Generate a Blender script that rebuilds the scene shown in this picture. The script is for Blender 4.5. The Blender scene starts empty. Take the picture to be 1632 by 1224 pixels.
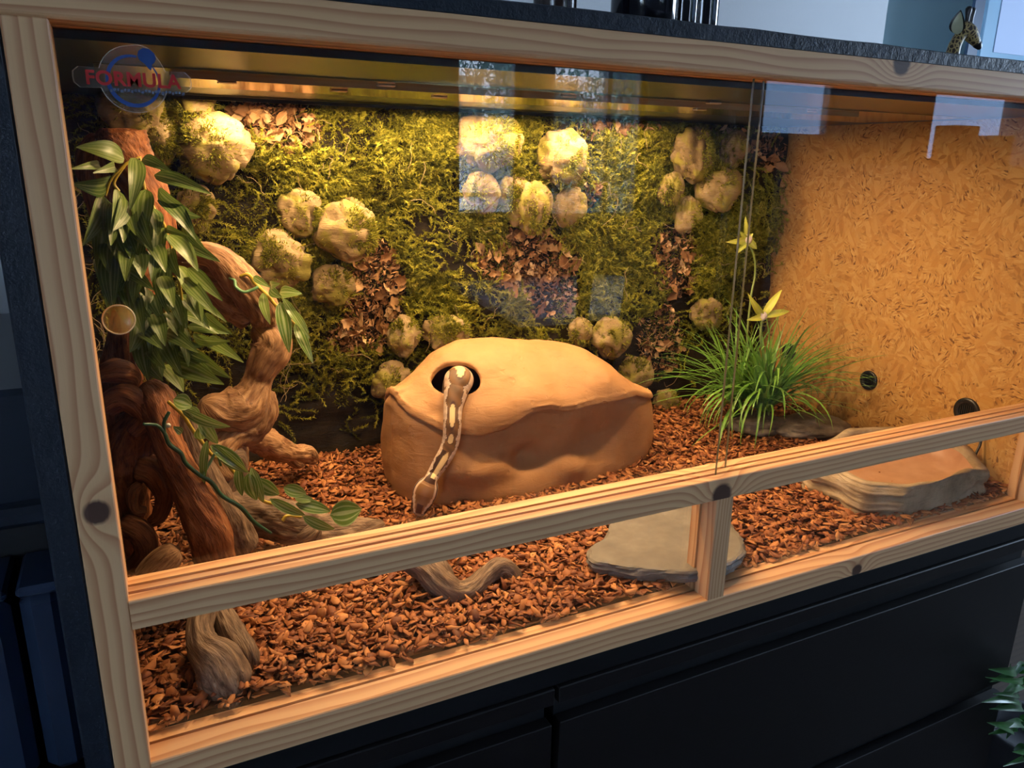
import bpy, math, random
import numpy as np
from mathutils import Vector, Matrix
from mathutils.bvhtree import BVHTree
random.seed(7); RNG = np.random.default_rng(11)
SC = bpy.context.scene
COL = SC.collection
PI = math.pi

# ------------------------------------------------------------------ camera
F = 1226.84
CAM = np.array([0.07019, -0.77712, 0.65926])
def _rot(a, b, c):
    ca, sa, cb, sb, cc, s_ = math.cos(a), math.sin(a), math.cos(b), math.sin(b), math.cos(c), math.sin(c)
    return (np.array([[cc, -s_, 0], [s_, cc, 0], [0, 0, 1]]) @ np.array([[1, 0, 0], [0, ca, -sa], [0, sa, ca]])
            @ np.array([[cb, 0, sb], [0, 1, 0], [-sb, 0, cb]]))
R3 = _rot(-0.2806, -0.01697, -0.46421)
cam_data = bpy.data.cameras.new('camera')
cam = bpy.data.objects.new('camera', cam_data); COL.objects.link(cam)
cam_data.sensor_width = 36; cam_data.lens = F / 1632 * 36; cam_data.clip_start = 0.02; cam_data.clip_end = 200
M4 = Matrix.Identity(4)
for i in range(3):
    M4[i][0] = R3[i][0]; M4[i][1] = R3[i][2]; M4[i][2] = -R3[i][1]; M4[i][3] = CAM[i]
cam.matrix_world = M4
SC.camera = cam
def ray(u, v): return R3 @ np.array([(u - 816) / F, 1, -(v - 612) / F])
def at(u, v, Y): d = ray(u, v); return CAM + d * (Y - CAM[1]) / d[1]
def atx(u, v, X): d = ray(u, v); return CAM + d * (X - CAM[0]) / d[0]
def atz(u, v, Z): d = ray(u, v); return CAM + d * (Z - CAM[2]) / d[2]
def mpp(P): return float((R3.T @ (np.asarray(P) - CAM))[1]) / F        # metres per pixel at a point
def refl(u, v, Y, g=.03):                                              # what the glass mirrors
    P = at(u, v, g); d = ray(u, v) * np.array([1, -1, 1]); return P + d * (Y - P[1]) / d[1]

# ------------------------------------------------------------------ colour management, world, lights
SC.view_settings.view_transform = 'Standard'; SC.view_settings.look = 'None'
SC.view_settings.exposure = 0.0; SC.view_settings.gamma = 1.0
SC.view_settings.use_curve_mapping = False
SC.cycles.max_bounces = 10; SC.cycles.transparent_max_bounces = 16; SC.cycles.glossy_bounces = 4
SC.cycles.sample_clamp_indirect = 6.0
try: SC.cycles.use_denoising = True
except Exception: pass
W = bpy.data.worlds.new('world'); SC.world = W; W.use_nodes = True
bg = W.node_tree.nodes['Background']; bg.inputs[0].default_value = (0.50, 0.69, 1.0, 1); bg.inputs[1].default_value = 14.0
YW = -3.0                                                              # window wall of the room
WIN = []                                                               # (x0, x1, z0, z1)
def _w(u0, u1, v1, ztop):
    a = refl(u0, v1, YW); b = refl(u1, v1, YW); return (a[0], b[0], (a[2] + b[2]) / 2, ztop)
WIN.append(_w(727, 831, 350, 1.55)); WIN.append(_w(875, 1022, 350, 1.55))
WIN.append(_w(1208, 1322, 222, 1.55)); WIN.append(_w(1470, 1660, 262, 1.5))
def area(name, loc, rot, sx, sy, energy, color, portal=False):
    l = bpy.data.lights.new(name, 'AREA'); l.shape = 'RECTANGLE'; l.size = sx; l.size_y = sy
    l.energy = energy; l.color = color
    o = bpy.data.objects.new(name, l); COL.objects.link(o); o.location = loc; o.rotation_euler = rot
    if portal: l.cycles.is_portal = True
    return o
area('window_daylight', (-1.33, -1.95, .7), (0, -PI / 2, 0), 1.2, .9, 3.2, (.85, .90, 1.0))  # fill light added at the unseen left window to brighten the frame fronts
area('window_daylight', (5.2, -.3, 1.0), (0, PI / 2, 0), 1.2, 1.2, 150, (.58, .76, 1.0))  # fill light added to brighten the back wall; no window stands here
sun = bpy.data.lights.new('sun', 'SUN'); sun.energy = 20; sun.angle = .01; sun.color = (.80, .86, 1.0)
sun_o = bpy.data.objects.new('sun', sun); COL.objects.link(sun_o); sun_o.rotation_euler = (math.radians(-52), 0, math.radians(12))
LAMP = (1.0, 0.65, 0.33)
for lx_, le_ in ((.30, 3.3), (.64, 4.9), (1.14, 4.6)):                  # three bright modules of the front strip
    area('led_module_light', (lx_, .290, .7513), (0, 0, 0), .10, .014, le_, LAMP)
area('led_strip_light', (.68, .660, .7513), (math.radians(0), 0, 0), .95, .014, 13.0, LAMP)

# ------------------------------------------------------------------ node helpers
class NT:
    def __init__(s, name):
        s.m = bpy.data.materials.new(name); s.m.use_nodes = True; s.t = s.m.node_tree
        s.bs = s.t.nodes['Principled BSDF']; s.out = s.t.nodes['Material Output']
    def n(s, typ, **kw):
        nd = s.t.nodes.new(typ)
        for k, v in kw.items():
            if k.startswith('i_'):
                key = k[2:]; key = int(key) if key.isdigit() else key.replace('_', ' ')
                if hasattr(v, 'is_linked') or isinstance(v, bpy.types.NodeSocket): s.t.links.new(v, nd.inputs[key])
                else: nd.inputs[key].default_value = v
            else: setattr(nd, k, v)
        return nd
    def l(s, a, b): s.t.links.new(a, b)
    def math(s, op, a, b=None, c=None):
        nd = s.t.nodes.new('ShaderNodeMath'); nd.operation = op
        for i, v in enumerate((a, b, c)):
            if v is None: continue
            if isinstance(v, bpy.types.NodeSocket): s.l(v, nd.inputs[i])
            else: nd.inputs[i].default_value = v
        return nd.outputs[0]
    def ramp(s, fac, stops, interp='LINEAR'):
        nd = s.t.nodes.new('ShaderNodeValToRGB'); nd.color_ramp.interpolation = interp
        e = nd.color_ramp.elements
        while len(e) < len(stops): e.new(.5)
        for i, (p, c) in enumerate(stops):
            e[i].position = p; e[i].color = (*c, 1) if len(c) == 3 else c
        s.l(fac, nd.inputs[0]); return nd.outputs[0]
    def mix(s, fac, a, b, bt='MIX'):
        nd = s.t.nodes.new('ShaderNodeMix'); nd.data_type = 'RGBA'; nd.blend_type = bt
        for i, v in ((0, fac), (6, a), (7, b)):
            if isinstance(v, bpy.types.NodeSocket): s.l(v, nd.inputs[i])
            elif i == 0: nd.inputs[0].default_value = v
            else: nd.inputs[i].default_value = (*v, 1)
        return nd.outputs[2]
    def coord(s, kind='Object', scale=(1, 1, 1), rot=(0, 0, 0), loc=(0, 0, 0)):
        tc = s.t.nodes.new('ShaderNodeTexCoord'); mp = s.t.nodes.new('ShaderNodeMapping')
        s.l(tc.outputs[kind], mp.inputs[0])
        mp.inputs['Scale'].default_value = scale; mp.inputs['Rotation'].default_value = rot; mp.inputs['Location'].default_value = loc
        return mp.outputs[0]
    def attr(s, name, scale=(1, 1, 1), out='Vector'):
        a = s.t.nodes.new('ShaderNodeAttribute'); a.attribute_name = name
        if out != 'Vector': return a.outputs[out]
        mp = s.t.nodes.new('ShaderNodeMapping'); s.l(a.outputs['Vector'], mp.inputs[0]); mp.inputs['Scale'].default_value = scale
        return mp.outputs[0]
    def noise(s, vec, scale, detail=4, rough=.55, dist=0):
        nd = s.n('ShaderNodeTexNoise'); s.l(vec, nd.inputs['Vector'])
        nd.inputs['Scale'].default_value = scale; nd.inputs['Detail'].default_value = detail
        nd.inputs['Roughness'].default_value = rough; nd.inputs['Distortion'].default_value = dist
        return nd.outputs['Fac']
    def bump(s, h, strength=.3, dist=.002):
        nd = s.n('ShaderNodeBump'); s.l(h, nd.inputs['Height']); nd.inputs['Strength'].default_value = strength
        nd.inputs['Distance'].default_value = dist; s.l(nd.outputs[0], s.bs.inputs['Normal'])
    def set(s, col=None, rough=None, metal=None, spec=None, **kw):
        for key, v in (('Base Color', col), ('Roughness', rough), ('Metallic', metal), ('Specular IOR Level', spec)):
            if v is None: continue
            if isinstance(v, bpy.types.NodeSocket): s.l(v, s.bs.inputs[key])
            elif key == 'Base Color': s.bs.inputs[key].default_value = (*v, 1)
            else: s.bs.inputs[key].default_value = v
        return s.m
MATS = {}
def plain(name, col, rough=.5, metal=0., spec=.5):
    if name not in MATS: MATS[name] = NT(name).set(col, rough, metal, spec)
    return MATS[name]
def emit(name, col, k):
    t = NT(name); t.set((0, 0, 0), .5); t.bs.inputs['Emission Color'].default_value = (*col, 1); t.bs.inputs['Emission Strength'].default_value = k
    return t.m

def pine(name, along, knots=(), tone=1.0, seed=0.0, across=None, rings=95.0):
    """pine with long growth rings; along = axis letter of the grain, knots = (along, across, radius) on the front face"""
    t = NT(name); tc = t.n('ShaderNodeTexCoord'); sp = t.n('ShaderNodeSeparateXYZ'); t.l(tc.outputs['Object'], sp.inputs[0])
    A = sp.outputs['XYZ'.index(along)]
    C = sp.outputs['XYZ'.index(across or ('Z' if along == 'X' else 'X'))]
    Y = sp.outputs['Y' if along != 'Y' else 'X']
    cmb = t.n('ShaderNodeCombineXYZ'); t.l(t.math('MULTIPLY', A, 2.2), cmb.inputs[0]); t.l(t.math('MULTIPLY', C, 11), cmb.inputs[1]); t.l(t.math('MULTIPLY', Y, 7), cmb.inputs[2])
    mp = t.n('ShaderNodeMapping'); t.l(cmb.outputs[0], mp.inputs[0]); mp.inputs['Location'].default_value = (seed * 3.1, seed * 1.7, seed)
    w = t.noise(mp.outputs[0], 1.3, 2, .5)
    field = t.math('ADD', t.math('ADD', C, t.math('MULTIPLY', Y, .55)), t.math('MULTIPLY', w, .030))
    dark = None
    for (ka, kc, kr) in knots:
        da = t.math('SUBTRACT', A, ka); dc = t.math('SUBTRACT', C, kc)
        d2 = t.math('ADD', t.math('POWER', t.math('DIVIDE', t.math('ABSOLUTE', da), kr * 1.9), 2), t.math('POWER', t.math('DIVIDE', t.math('ABSOLUTE', dc), kr * 1.2), 2))
        g = t.math('POWER', 2.718, t.math('MULTIPLY', d2, -.55))
        field = t.math('ADD', field, t.math('MULTIPLY', g, kr * 2.4))
        e2 = t.math('ADD', t.math('POWER', t.math('DIVIDE', t.math('ABSOLUTE', da), kr), 2), t.math('POWER', t.math('DIVIDE', t.math('ABSOLUTE', dc), kr * .95), 2))
        e2 = t.math('ADD', e2, t.math('MULTIPLY', t.math('SUBTRACT', t.noise(mp.outputs[0], 14, 2), .5), .6))
        k = t.n('ShaderNodeMapRange', i_0=e2); k.inputs[1].default_value = .65; k.inputs[2].default_value = 1.25; k.inputs[3].default_value = 1; k.inputs[4].default_value = 0
        dark = k.outputs[0] if dark is None else t.math('MAXIMUM', dark, k.outputs[0])
    ph = t.math('FRACT', t.math('MULTIPLY', field, rings))
    ring = t.ramp(ph, [(0, (1, 1, 1)), (.40, (.85, .85, .85)), (.74, (.25, .25, .25)), (.90, (0, 0, 0)), (1, (1, 1, 1))])
    cm2 = t.n('ShaderNodeCombineXYZ'); t.l(t.math('MULTIPLY', A, 14), cm2.inputs[0]); t.l(t.math('MULTIPLY', C, 700), cm2.inputs[1]); t.l(t.math('MULTIPLY', Y, 700), cm2.inputs[2])
    fib = t.noise(cm2.outputs[0], 1, 2)
    base = t.mix(ring, tuple(tone * v for v in (.40, .155, .065)), tuple(tone * v for v in (.70, .42, .215)))
    big = t.noise(mp.outputs[0], .8, 1)
    base = t.mix(t.math('MULTIPLY', big, .5), base, tuple(tone * v for v in (.58, .31, .14)))
    base = t.mix(t.math('MULTIPLY', fib, .22), base, tuple(tone * v for v in (.45, .25, .12)))
    if dark is not None:
        base = t.mix(dark, base, (.075, .035, .022))
    t.bump(t.math('ADD', fib, ring), .12, .0006)
    return t.set(base, .5, 0, .35)

def mat_black_paint():
    t = NT('black_paint'); v = t.coord('Object')
    n = t.noise(v, 60, 5, .6); n2 = t.noise(v, 400, 3)
    t.bump(t.math('ADD', t.math('MULTIPLY', n, 1.0), t.math('MULTIPLY', n2, .2)), .55, .004)
    return t.set(t.mix(n, (.004, .008, .016), (.009, .014, .025)), .5, 0, .35)
def mat_osb():
    t = NT('osb'); v = t.coord('Object')
    warp = t.n('ShaderNodeTexNoise'); t.l(v, warp.inputs['Vector']); warp.inputs['Scale'].default_value = 18; warp.inputs['Detail'].default_value = 3
    va = t.n('ShaderNodeVectorMath', operation='MULTIPLY_ADD'); t.l(warp.outputs['Color'], va.inputs[0]); va.inputs[1].default_value = (.018,) * 3; t.l(v, va.inputs[2])
    def layer(cell, sx, sy, ang, seed):
        vo = t.n('ShaderNodeTexVoronoi'); t.l(va.outputs[0], vo.inputs['Vector']); vo.inputs['Scale'].default_value = cell
        s_ = t.n('ShaderNodeSeparateColor'); t.l(vo.outputs['Color'], s_.inputs[0])
        rot = t.n('ShaderNodeVectorRotate', rotation_type='X_AXIS'); t.l(va.outputs[0], rot.inputs['Vector'])
        t.l(t.math('MULTIPLY_ADD', s_.outputs[0], 3.1, ang), rot.inputs['Angle'])
        mp = t.n('ShaderNodeMapping'); t.l(rot.outputs[0], mp.inputs[0]); mp.inputs['Scale'].default_value = (1, sx, sy); mp.inputs['Location'].default_value = (seed, seed, seed)
        v2 = t.n('ShaderNodeTexVoronoi'); t.l(mp.outputs[0], v2.inputs['Vector']); v2.inputs['Scale'].default_value = 1.0
        s2 = t.n('ShaderNodeSeparateColor'); t.l(v2.outputs['Color'], s2.inputs[0])
        g = t.noise(mp.outputs[0], 5, 3)
        return s2.outputs[0], s2.outputs[1], v2.outputs['Distance'], g
    a, a2, ad, ag = layer(24, 34, 125, 0.2, 0)
    b, b2, bd, bgn = layer(40, 80, 320, 1.3, 4)
    col = t.ramp(a, [(0, (.32, .145, .035)), (.2, (.44, .21, .055)), (.5, (.50, .26, .070)), (.8, (.56, .32, .10)), (1, (.40, .18, .045))])
    colb = t.ramp(b, [(0, (.11, .04, .014)), (.11, (.20, .08, .022)), (.16, (.42, .20, .055)), (.6, (.50, .265, .075)), (.88, (.60, .36, .12)), (1, (.36, .155, .04))])
    m = t.n('ShaderNodeMapRange', i_0=t.noise(v, 26, 3, .6)); m.inputs[1].default_value = .44; m.inputs[2].default_value = .56
    c = t.mix(m.outputs[0], col, colb)
    g = t.math('MULTIPLY', t.math('ADD', ag, bgn), .5)
    c = t.mix(t.math('MULTIPLY', g, .30), c, (.34, .17, .05))
    t.bump(t.math('ADD', t.math('ADD', a, b), g), .5, .0012)
    return t.set(c, .55, 0, .3)
def mat_glass(name='glass', tint=(.975, .99, .985)):
    t = NT(name); t.t.nodes.remove(t.bs)
    ge = t.n('ShaderNodeNewGeometry'); fr = t.n('ShaderNodeFresnel')
    t.l(t.math('MULTIPLY_ADD', ge.outputs['Backfacing'], 1 / 1.52 - 1.52, 1.52), fr.inputs['IOR'])   # thin sheet: no inner total reflection
    tr = t.n('ShaderNodeBsdfTransparent'); tr.inputs[0].default_value = (*tint, 1)
    gl = t.n('ShaderNodeBsdfGlossy'); gl.inputs['Roughness'].default_value = 0.0
    mx = t.n('ShaderNodeMixShader'); t.l(fr.outputs[0], mx.inputs[0]); t.l(tr.outputs[0], mx.inputs[1]); t.l(gl.outputs[0], mx.inputs[2])
    t.l(mx.outputs[0], t.out.inputs[0]); return t.m
def mat_clear(name, tint, alpha):
    t = NT(name); t.t.nodes.remove(t.bs)
    tr = t.n('ShaderNodeBsdfTransparent'); df = t.n('ShaderNodeBsdfPrincipled'); df.inputs['Base Color'].default_value = (*tint, 1); df.inputs['Roughness'].default_value = .25
    mx = t.n('ShaderNodeMixShader'); mx.inputs[0].default_value = alpha; t.l(tr.outputs[0], mx.inputs[1]); t.l(df.outputs[0], mx.inputs[2])
    t.l(mx.outputs[0], t.out.inputs[0]); return t.m
def mat_wood(name, c0, c1, c2, greydir=0):
    """driftwood: 'gc' stores (cos, sin, along) so the grain follows each limb"""
    t = NT(name); g = t.attr('gc', (1, 1, 1))
    v1 = t.attr('gc', (9, 9, 30)); n1 = t.noise(v1, 1, 4, .6, .6)
    v2 = t.attr('gc', (24, 24, 75)); n2 = t.noise(v2, 1, 3, .6, .3)
    ob = t.coord('Object'); n3 = t.noise(ob, 16, 3)
    c = t.ramp(n1, [(.30, tuple(v * .8 for v in c0)), (.5, tuple(v * .85 for v in c1)), (.74, tuple(v * .9 for v in c2))])
    c = t.mix(t.math('MULTIPLY', t.math('GREATER_THAN', n2, .60), .45), c, tuple(v * .35 for v in c0))
    m = t.n('ShaderNodeMapRange', i_0=n3); m.inputs[1].default_value = .5; m.inputs[2].default_value = .7; m.inputs[4].default_value = .55
    c = t.mix(m.outputs[0], c, tuple(v * .8 for v in c0))
    t.bump(t.math('ADD', n1, t.math('MULTIPLY', n2, .6)), .9, .003)
    return t.set(c, .62, 0, .3)
def mat_clay():
    t = NT('terracotta_clay'); v = t.coord('Object')
    n = t.noise(v, 9, 5, .6); n2 = t.noise(v, 120, 3); n3 = t.noise(t.coord('Object', (1, 1, 3)), 26, 4, .7, .8)
    c = t.ramp(n, [(.3, (.30, .145, .055)), (.55, (.36, .180, .072)), (.8, (.42, .225, .095))])
    m = t.n('ShaderNodeMapRange', i_0=n3); m.inputs[1].default_value = .62; m.inputs[2].default_value = .75; m.inputs[4].default_value = .3
    c = t.mix(m.outputs[0], c, (.25, .12, .045))
    pit = t.ramp(t.noise(v, 45, 2, .5), [(.66, (0, 0, 0)), (.74, (1, 1, 1))])
    t.bump(t.math('SUBTRACT', t.math('ADD', t.math('MULTIPLY', n2, .25), n3), t.math('MULTIPLY', pit, .5)), .5, .003)
    return t.set(c, .62, 0, .3)
def mat_rock(name, c0, c1, c2, moss=.0):
    t = NT(name); v = t.coord('Object')
    oi = t.n('ShaderNodeObjectInfo'); va = t.n('ShaderNodeVectorMath', operation='ADD'); t.l(v, va.inputs[0])
    mu = t.math('MULTIPLY', oi.outputs['Random'], 17.0); cb = t.n('ShaderNodeCombineXYZ'); t.l(mu, cb.inputs[0]); t.l(mu, cb.inputs[1]); t.l(cb.outputs[0], va.inputs[1])
    n = t.noise(va.outputs[0], 14, 6, .62); st = t.noise(t.coord('Object', (1, 1, 5)), 38, 4, .65, 1.2); n3 = t.noise(va.outputs[0], 130, 3)
    c = t.ramp(n, [(.3, c0), (.5, c1), (.72, c2)])
    m = t.n('ShaderNodeMapRange', i_0=st); m.inputs[1].default_value = .56; m.inputs[2].default_value = .72; m.inputs[4].default_value = .55
    c = t.mix(m.outputs[0], c, tuple(x * .45 for x in c0))
    if moss:
        mm = t.n('ShaderNodeMapRange', i_0=t.noise(va.outputs[0], 22, 4)); mm.inputs[1].default_value = .50; mm.inputs[2].default_value = .60; mm.inputs[4].default_value = moss
        c = t.mix(mm.outputs[0], c, (.20, .18, .022))
    t.bump(t.math('ADD', t.math('ADD', n, st), t.math('MULTIPLY', n3, .3)), .6, .004)
    return t.set(c, .75, 0, .25)
def mat_var(name, stops, rough=.7, attr='rnd', spec=.3, trans=0., nscale=60):
    """colour by a per-piece random value stored on the mesh, broken up by a little noise"""
    t = NT(name); a = t.attr(attr, out='Fac'); n = t.noise(t.coord('Object'), nscale, 3)
    f = t.math('ADD', t.math('MULTIPLY', a, .78), t.math('MULTIPLY', n, .22))
    c = t.ramp(f, stops); t.set(c, rough, 0, spec)
    if trans:
        tl = t.n('ShaderNodeBsdfTranslucent'); t.l(c, tl.inputs[0]); mx = t.n('ShaderNodeMixShader'); mx.inputs[0].default_value = trans
        t.l(t.bs.outputs[0], mx.inputs[1]); t.l(tl.outputs[0], mx.inputs[2]); t.l(mx.outputs[0], t.out.inputs[0])
    return t.m
def mat_info(name, stops, rough=.7, nscale=90):
    t = NT(name); oi = t.n('ShaderNodeObjectInfo'); n = t.noise(t.coord('Object'), nscale, 3)
    f = t.math('ADD', t.math('MULTIPLY', oi.outputs['Random'], .7), t.math('MULTIPLY', n, .3))
    t.bump(n, .3, .001)
    return t.set(t.ramp(f, stops), rough, 0, .3)
def mat_leaf(name, dark, light, stripe, freq=5.0, amt=.6, rough=.33, rim=None):
    t = NT(name); uv = t.n('ShaderNodeUVMap'); sp = t.n('ShaderNodeSeparateXYZ'); t.l(uv.outputs[0], sp.inputs[0])
    u = t.math('ABSOLUTE', t.math('SUBTRACT', sp.outputs[0], .5))
    oi = t.n('ShaderNodeObjectInfo'); n = t.noise(t.coord('Object'), 35, 2)
    base = t.mix(t.math('MULTIPLY', t.math('ADD', t.math('MULTIPLY', oi.outputs['Random'], 1.3), n), .6), dark, light)
    s_ = t.math('SINE', t.math('MULTIPLY', u, freq * 6.283 * 2))
    m = t.n('ShaderNodeMapRange', i_0=s_); m.inputs[1].default_value = .3; m.inputs[2].default_value = 1.; m.inputs[4].default_value = amt
    c = t.mix(m.outputs[0], base, stripe)
    mid = t.math('LESS_THAN', u, .03); c = t.mix(t.math('MULTIPLY', mid, .5), c, stripe)
    t.set(c, rough, 0, .5)
    tl = t.n('ShaderNodeBsdfTranslucent'); t.l(c, tl.inputs[0]); mx = t.n('ShaderNodeMixShader'); mx.inputs[0].default_value = .22
    t.l(t.bs.outputs[0], mx.inputs[1]); t.l(tl.outputs[0], mx.inputs[2]); t.l(mx.outputs[0], t.out.inputs[0])
    return t.m
def mat_col(name, rough=.45, spec=.4, bscale=900, bstr=.3):
    t = NT(name); a = t.n('ShaderNodeVertexColor'); a.layer_name = 'Col'
    v = t.n('ShaderNodeTexVoronoi'); t.l(t.coord('Object'), v.inputs['Vector']); v.inputs['Scale'].default_value = bscale
    t.bump(v.outputs['Distance'], bstr, .0008)
    return t.set(a.outputs[0], rough, 0, spec)

# ------------------------------------------------------------------ mesh helpers
def mesh(name, verts, faces, mat=None, smooth=False):
    me = bpy.data.meshes.new(name)
    me.from_pydata([tuple(map(float, v)) for v in verts], [], [tuple(map(int, f)) for f in faces])
    if mat is not None:
        for m in (mat if isinstance(mat, (list, tuple)) else [mat]): me.materials.append(m)
    if smooth: me.polygons.foreach_set('use_smooth', [True] * len(me.polygons))
    me.update(); return me
def np_mesh(name, V, Fq, mat, smooth=False, rnd=None):
    """fast path: V (n,3), Fq (m,k) all faces with k corners"""
    V = np.asarray(V, dtype=np.float32); Fq = np.asarray(Fq, dtype=np.int32); m, k = Fq.shape
    me = bpy.data.meshes.new(name); me.vertices.add(len(V)); me.vertices.foreach_set('co', V.ravel())
    me.loops.add(m * k); me.loops.foreach_set('vertex_index', Fq.ravel())
    me.polygons.add(m); me.polygons.foreach_set('loop_start', np.arange(0, m * k, k, dtype=np.int32))
    if smooth: me.polygons.foreach_set('use_smooth', np.ones(m, dtype=bool))
    me.materials.append(mat); me.update(calc_edges=True)
    if rnd is not None:
        a = me.attributes.new('rnd', 'FLOAT', 'POINT'); a.data.foreach_set('value', np.asarray(rnd, dtype=np.float32))
    return me
def link(name, me, parent=None, label=None, cat=None, group=None, kind=None, loc=None, rot=None):
    o = bpy.data.objects.new(name, me); COL.objects.link(o)
    if loc is not None: o.location = loc
    if rot is not None: o.rotation_euler = rot
    if parent is not None:
        o.parent = parent
        pw = parent.matrix_world if parent.parent is None else parent.matrix_world
        o.matrix_parent_inverse = WM[parent.name].inverted()
        WM[o.name] = Matrix.Identity(4) if loc is None and rot is None else Matrix.LocRotScale(Vector(loc or (0, 0, 0)), None, None)
    else:
        WM[o.name] = Matrix.Translation(Vector(loc)) if loc is not None else Matrix.Identity(4)
    if label: o['label'] = label
    if cat: o['category'] = cat
    if group: o['group'] = group
    if kind: o['kind'] = kind
    return o
WM = {}
def thing(name, label, cat, loc=(0, 0, 0), group=None, kind=None):
    return link(name, None, None, label, cat, group, kind, loc=tuple(map(float, loc)))
def struct(name, me, parent=None):
    return link(name, me, parent, kind='structure')
def box_vf(a, b, bev=0.0):
    x0, y0, z0 = a; x1, y1, z1 = b
    if bev <= 0:
        v = [(x0, y0, z0), (x1, y0, z0), (x1, y1, z0), (x0, y1, z0), (x0, y0, z1), (x1, y0, z1), (x1, y1, z1), (x0, y1, z1)]
        f = [(0, 3, 2, 1), (4, 5, 6, 7), (0, 1, 5, 4), (1, 2, 6, 5), (2, 3, 7, 6), (3, 0, 4, 7)]
        return v, f
    v = []; c = bev
    for (X, sx) in ((x0, 1), (x1, -1)):
        for (Yy, sy) in ((y0, 1), (y1, -1)):
            for (Z, sz) in ((z0, 1), (z1, -1)):
                v += [(X + sx * c, Yy + sy * c, Z), (X + sx * c, Yy, Z + sz * c), (X, Yy + sy * c, Z + sz * c)]
    import itertools
    idx = lambda i, j, k, w: ((i * 2 + j) * 2 + k) * 3 + w
    f = [(idx(0, 0, 0, 0), idx(0, 1, 0, 0), idx(1, 1, 0, 0), idx(1, 0, 0, 0)), (idx(0, 0, 1, 0), idx(1, 0, 1, 0), idx(1, 1, 1, 0), idx(0, 1, 1, 0)),
         (idx(0, 0, 0, 1), idx(1, 0, 0, 1), idx(1, 0, 1, 1), idx(0, 0, 1, 1)), (idx(0, 1, 0, 1), idx(0, 1, 1, 1), idx(1, 1, 1, 1), idx(1, 1, 0, 1)),
         (idx(0, 0, 0, 2), idx(0, 0, 1, 2), idx(0, 1, 1, 2), idx(0, 1, 0, 2)), (idx(1, 0, 0, 2), idx(1, 1, 0, 2), idx(1, 1, 1, 2), idx(1, 0, 1, 2))]
    for j in (0, 1):
        for k in (0, 1): f.append((idx(0, j, k, 0), idx(1, j, k, 0), idx(1, j, k, 1), idx(0, j, k, 1)))
    for i in (0, 1):
        for k in (0, 1): f.append((idx(i, 0, k, 0), idx(i, 1, k, 0), idx(i, 1, k, 2), idx(i, 0, k, 2)))
        for j in (0, 1): f.append((idx(i, j, 0, 1), idx(i, j, 1, 1), idx(i, j, 1, 2), idx(i, j, 0, 2)))
    for i, j, k in itertools.product((0, 1), repeat=3): f.append((idx(i, j, k, 0), idx(i, j, k, 1), idx(i, j, k, 2)))
    return v, f
def fixn(me):
    import bmesh
    bm = bmesh.new(); bm.from_mesh(me); bmesh.ops.recalc_face_normals(bm, faces=bm.faces); bm.to_mesh(me); bm.free(); me.update(); return me
class MB:
    def __init__(s): s.v = []; s.f = []; s.uv = {}
    def add(s, v, f):
        o = len(s.v); s.v += [tuple(map(float, p)) for p in v]; s.f += [tuple(i + o for i in q) for q in f]; return s
    def box(s, a, b, bev=0.0):
        v, f = box_vf(tuple(min(p, q) for p, q in zip(a, b)), tuple(max(p, q) for p, q in zip(a, b)), bev); return s.add(v, f)
    def cyl(s, p, q, r0, r1=None, n=20, cap=True):
        r1 = r0 if r1 is None else r1; p = Vector(p); q = Vector(q); d = (q - p).normalized()
        u = d.orthogonal().normalized(); w = d.cross(u); v = []
        for (c, r) in ((p, r0), (q, r1)):
            for i in range(n): a = 2 * PI * i / n; v.append(c + u * math.cos(a) * r + w * math.sin(a) * r)
        f = [(i, (i + 1) % n, n + (i + 1) % n, n + i) for i in range(n)]
        if cap: f += [tuple(range(n - 1, -1, -1)), tuple(range(n, 2 * n))]
        return s.add(v, f)
    def lathe(s, c, prof, axis=(0, 0, 1), n=32):
        c = Vector(c); d = Vector(axis).normalized(); u = d.orthogonal().normalized(); w = d.cross(u); v = []; f = []
        for (r, h) in prof:
            for i in range(n): a = 2 * PI * i / n; v.append(c + d * h + (u * math.cos(a) + w * math.sin(a)) * r)
        for k in range(len(prof) - 1):
            for i in range(n): j = (i + 1) % n; f.append((k * n + i, k * n + j, (k + 1) * n + j, (k + 1) * n + i))
        return s.add(v, f)
    def build(s, name, mat, smooth=False, fix=True):
        me = mesh(name, s.v, s.f, mat, smooth)
        return fixn(me) if fix else me
def _h(ix, iy, iz, seed):
    n = (ix * 374761393 + iy * 668265263 + iz * 1274126177 + seed * 974711) & 0xffffffff
    n = ((n ^ (n >> 13)) * 1103515245) & 0xffffffff; n = (n ^ (n >> 16)) & 0xffffff
    return n / float(0xffffff)
def vn(P, scale, seed=0, octv=1):
    """value noise, 0..1, vectorised"""
    P = np.asarray(P, dtype=np.float64); out = 0; amp = 1; tot = 0
    for o in range(octv):
        Q = P * scale * (2 ** o) + 100 + o * 17.3; I = np.floor(Q).astype(np.int64); f = Q - I; f = f * f * (3 - 2 * f); r = 0
        for dx in (0, 1):
            for dy in (0, 1):
                for dz in (0, 1):
                    w = (f[:, 0] if dx else 1 - f[:, 0]) * (f[:, 1] if dy else 1 - f[:, 1]) * (f[:, 2] if dz else 1 - f[:, 2])
                    r = r + w * _h(I[:, 0] + dx, I[:, 1] + dy, I[:, 2] + dz, seed + o)
        out = out + r * amp; tot += amp; amp *= .5
    return out / tot
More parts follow.
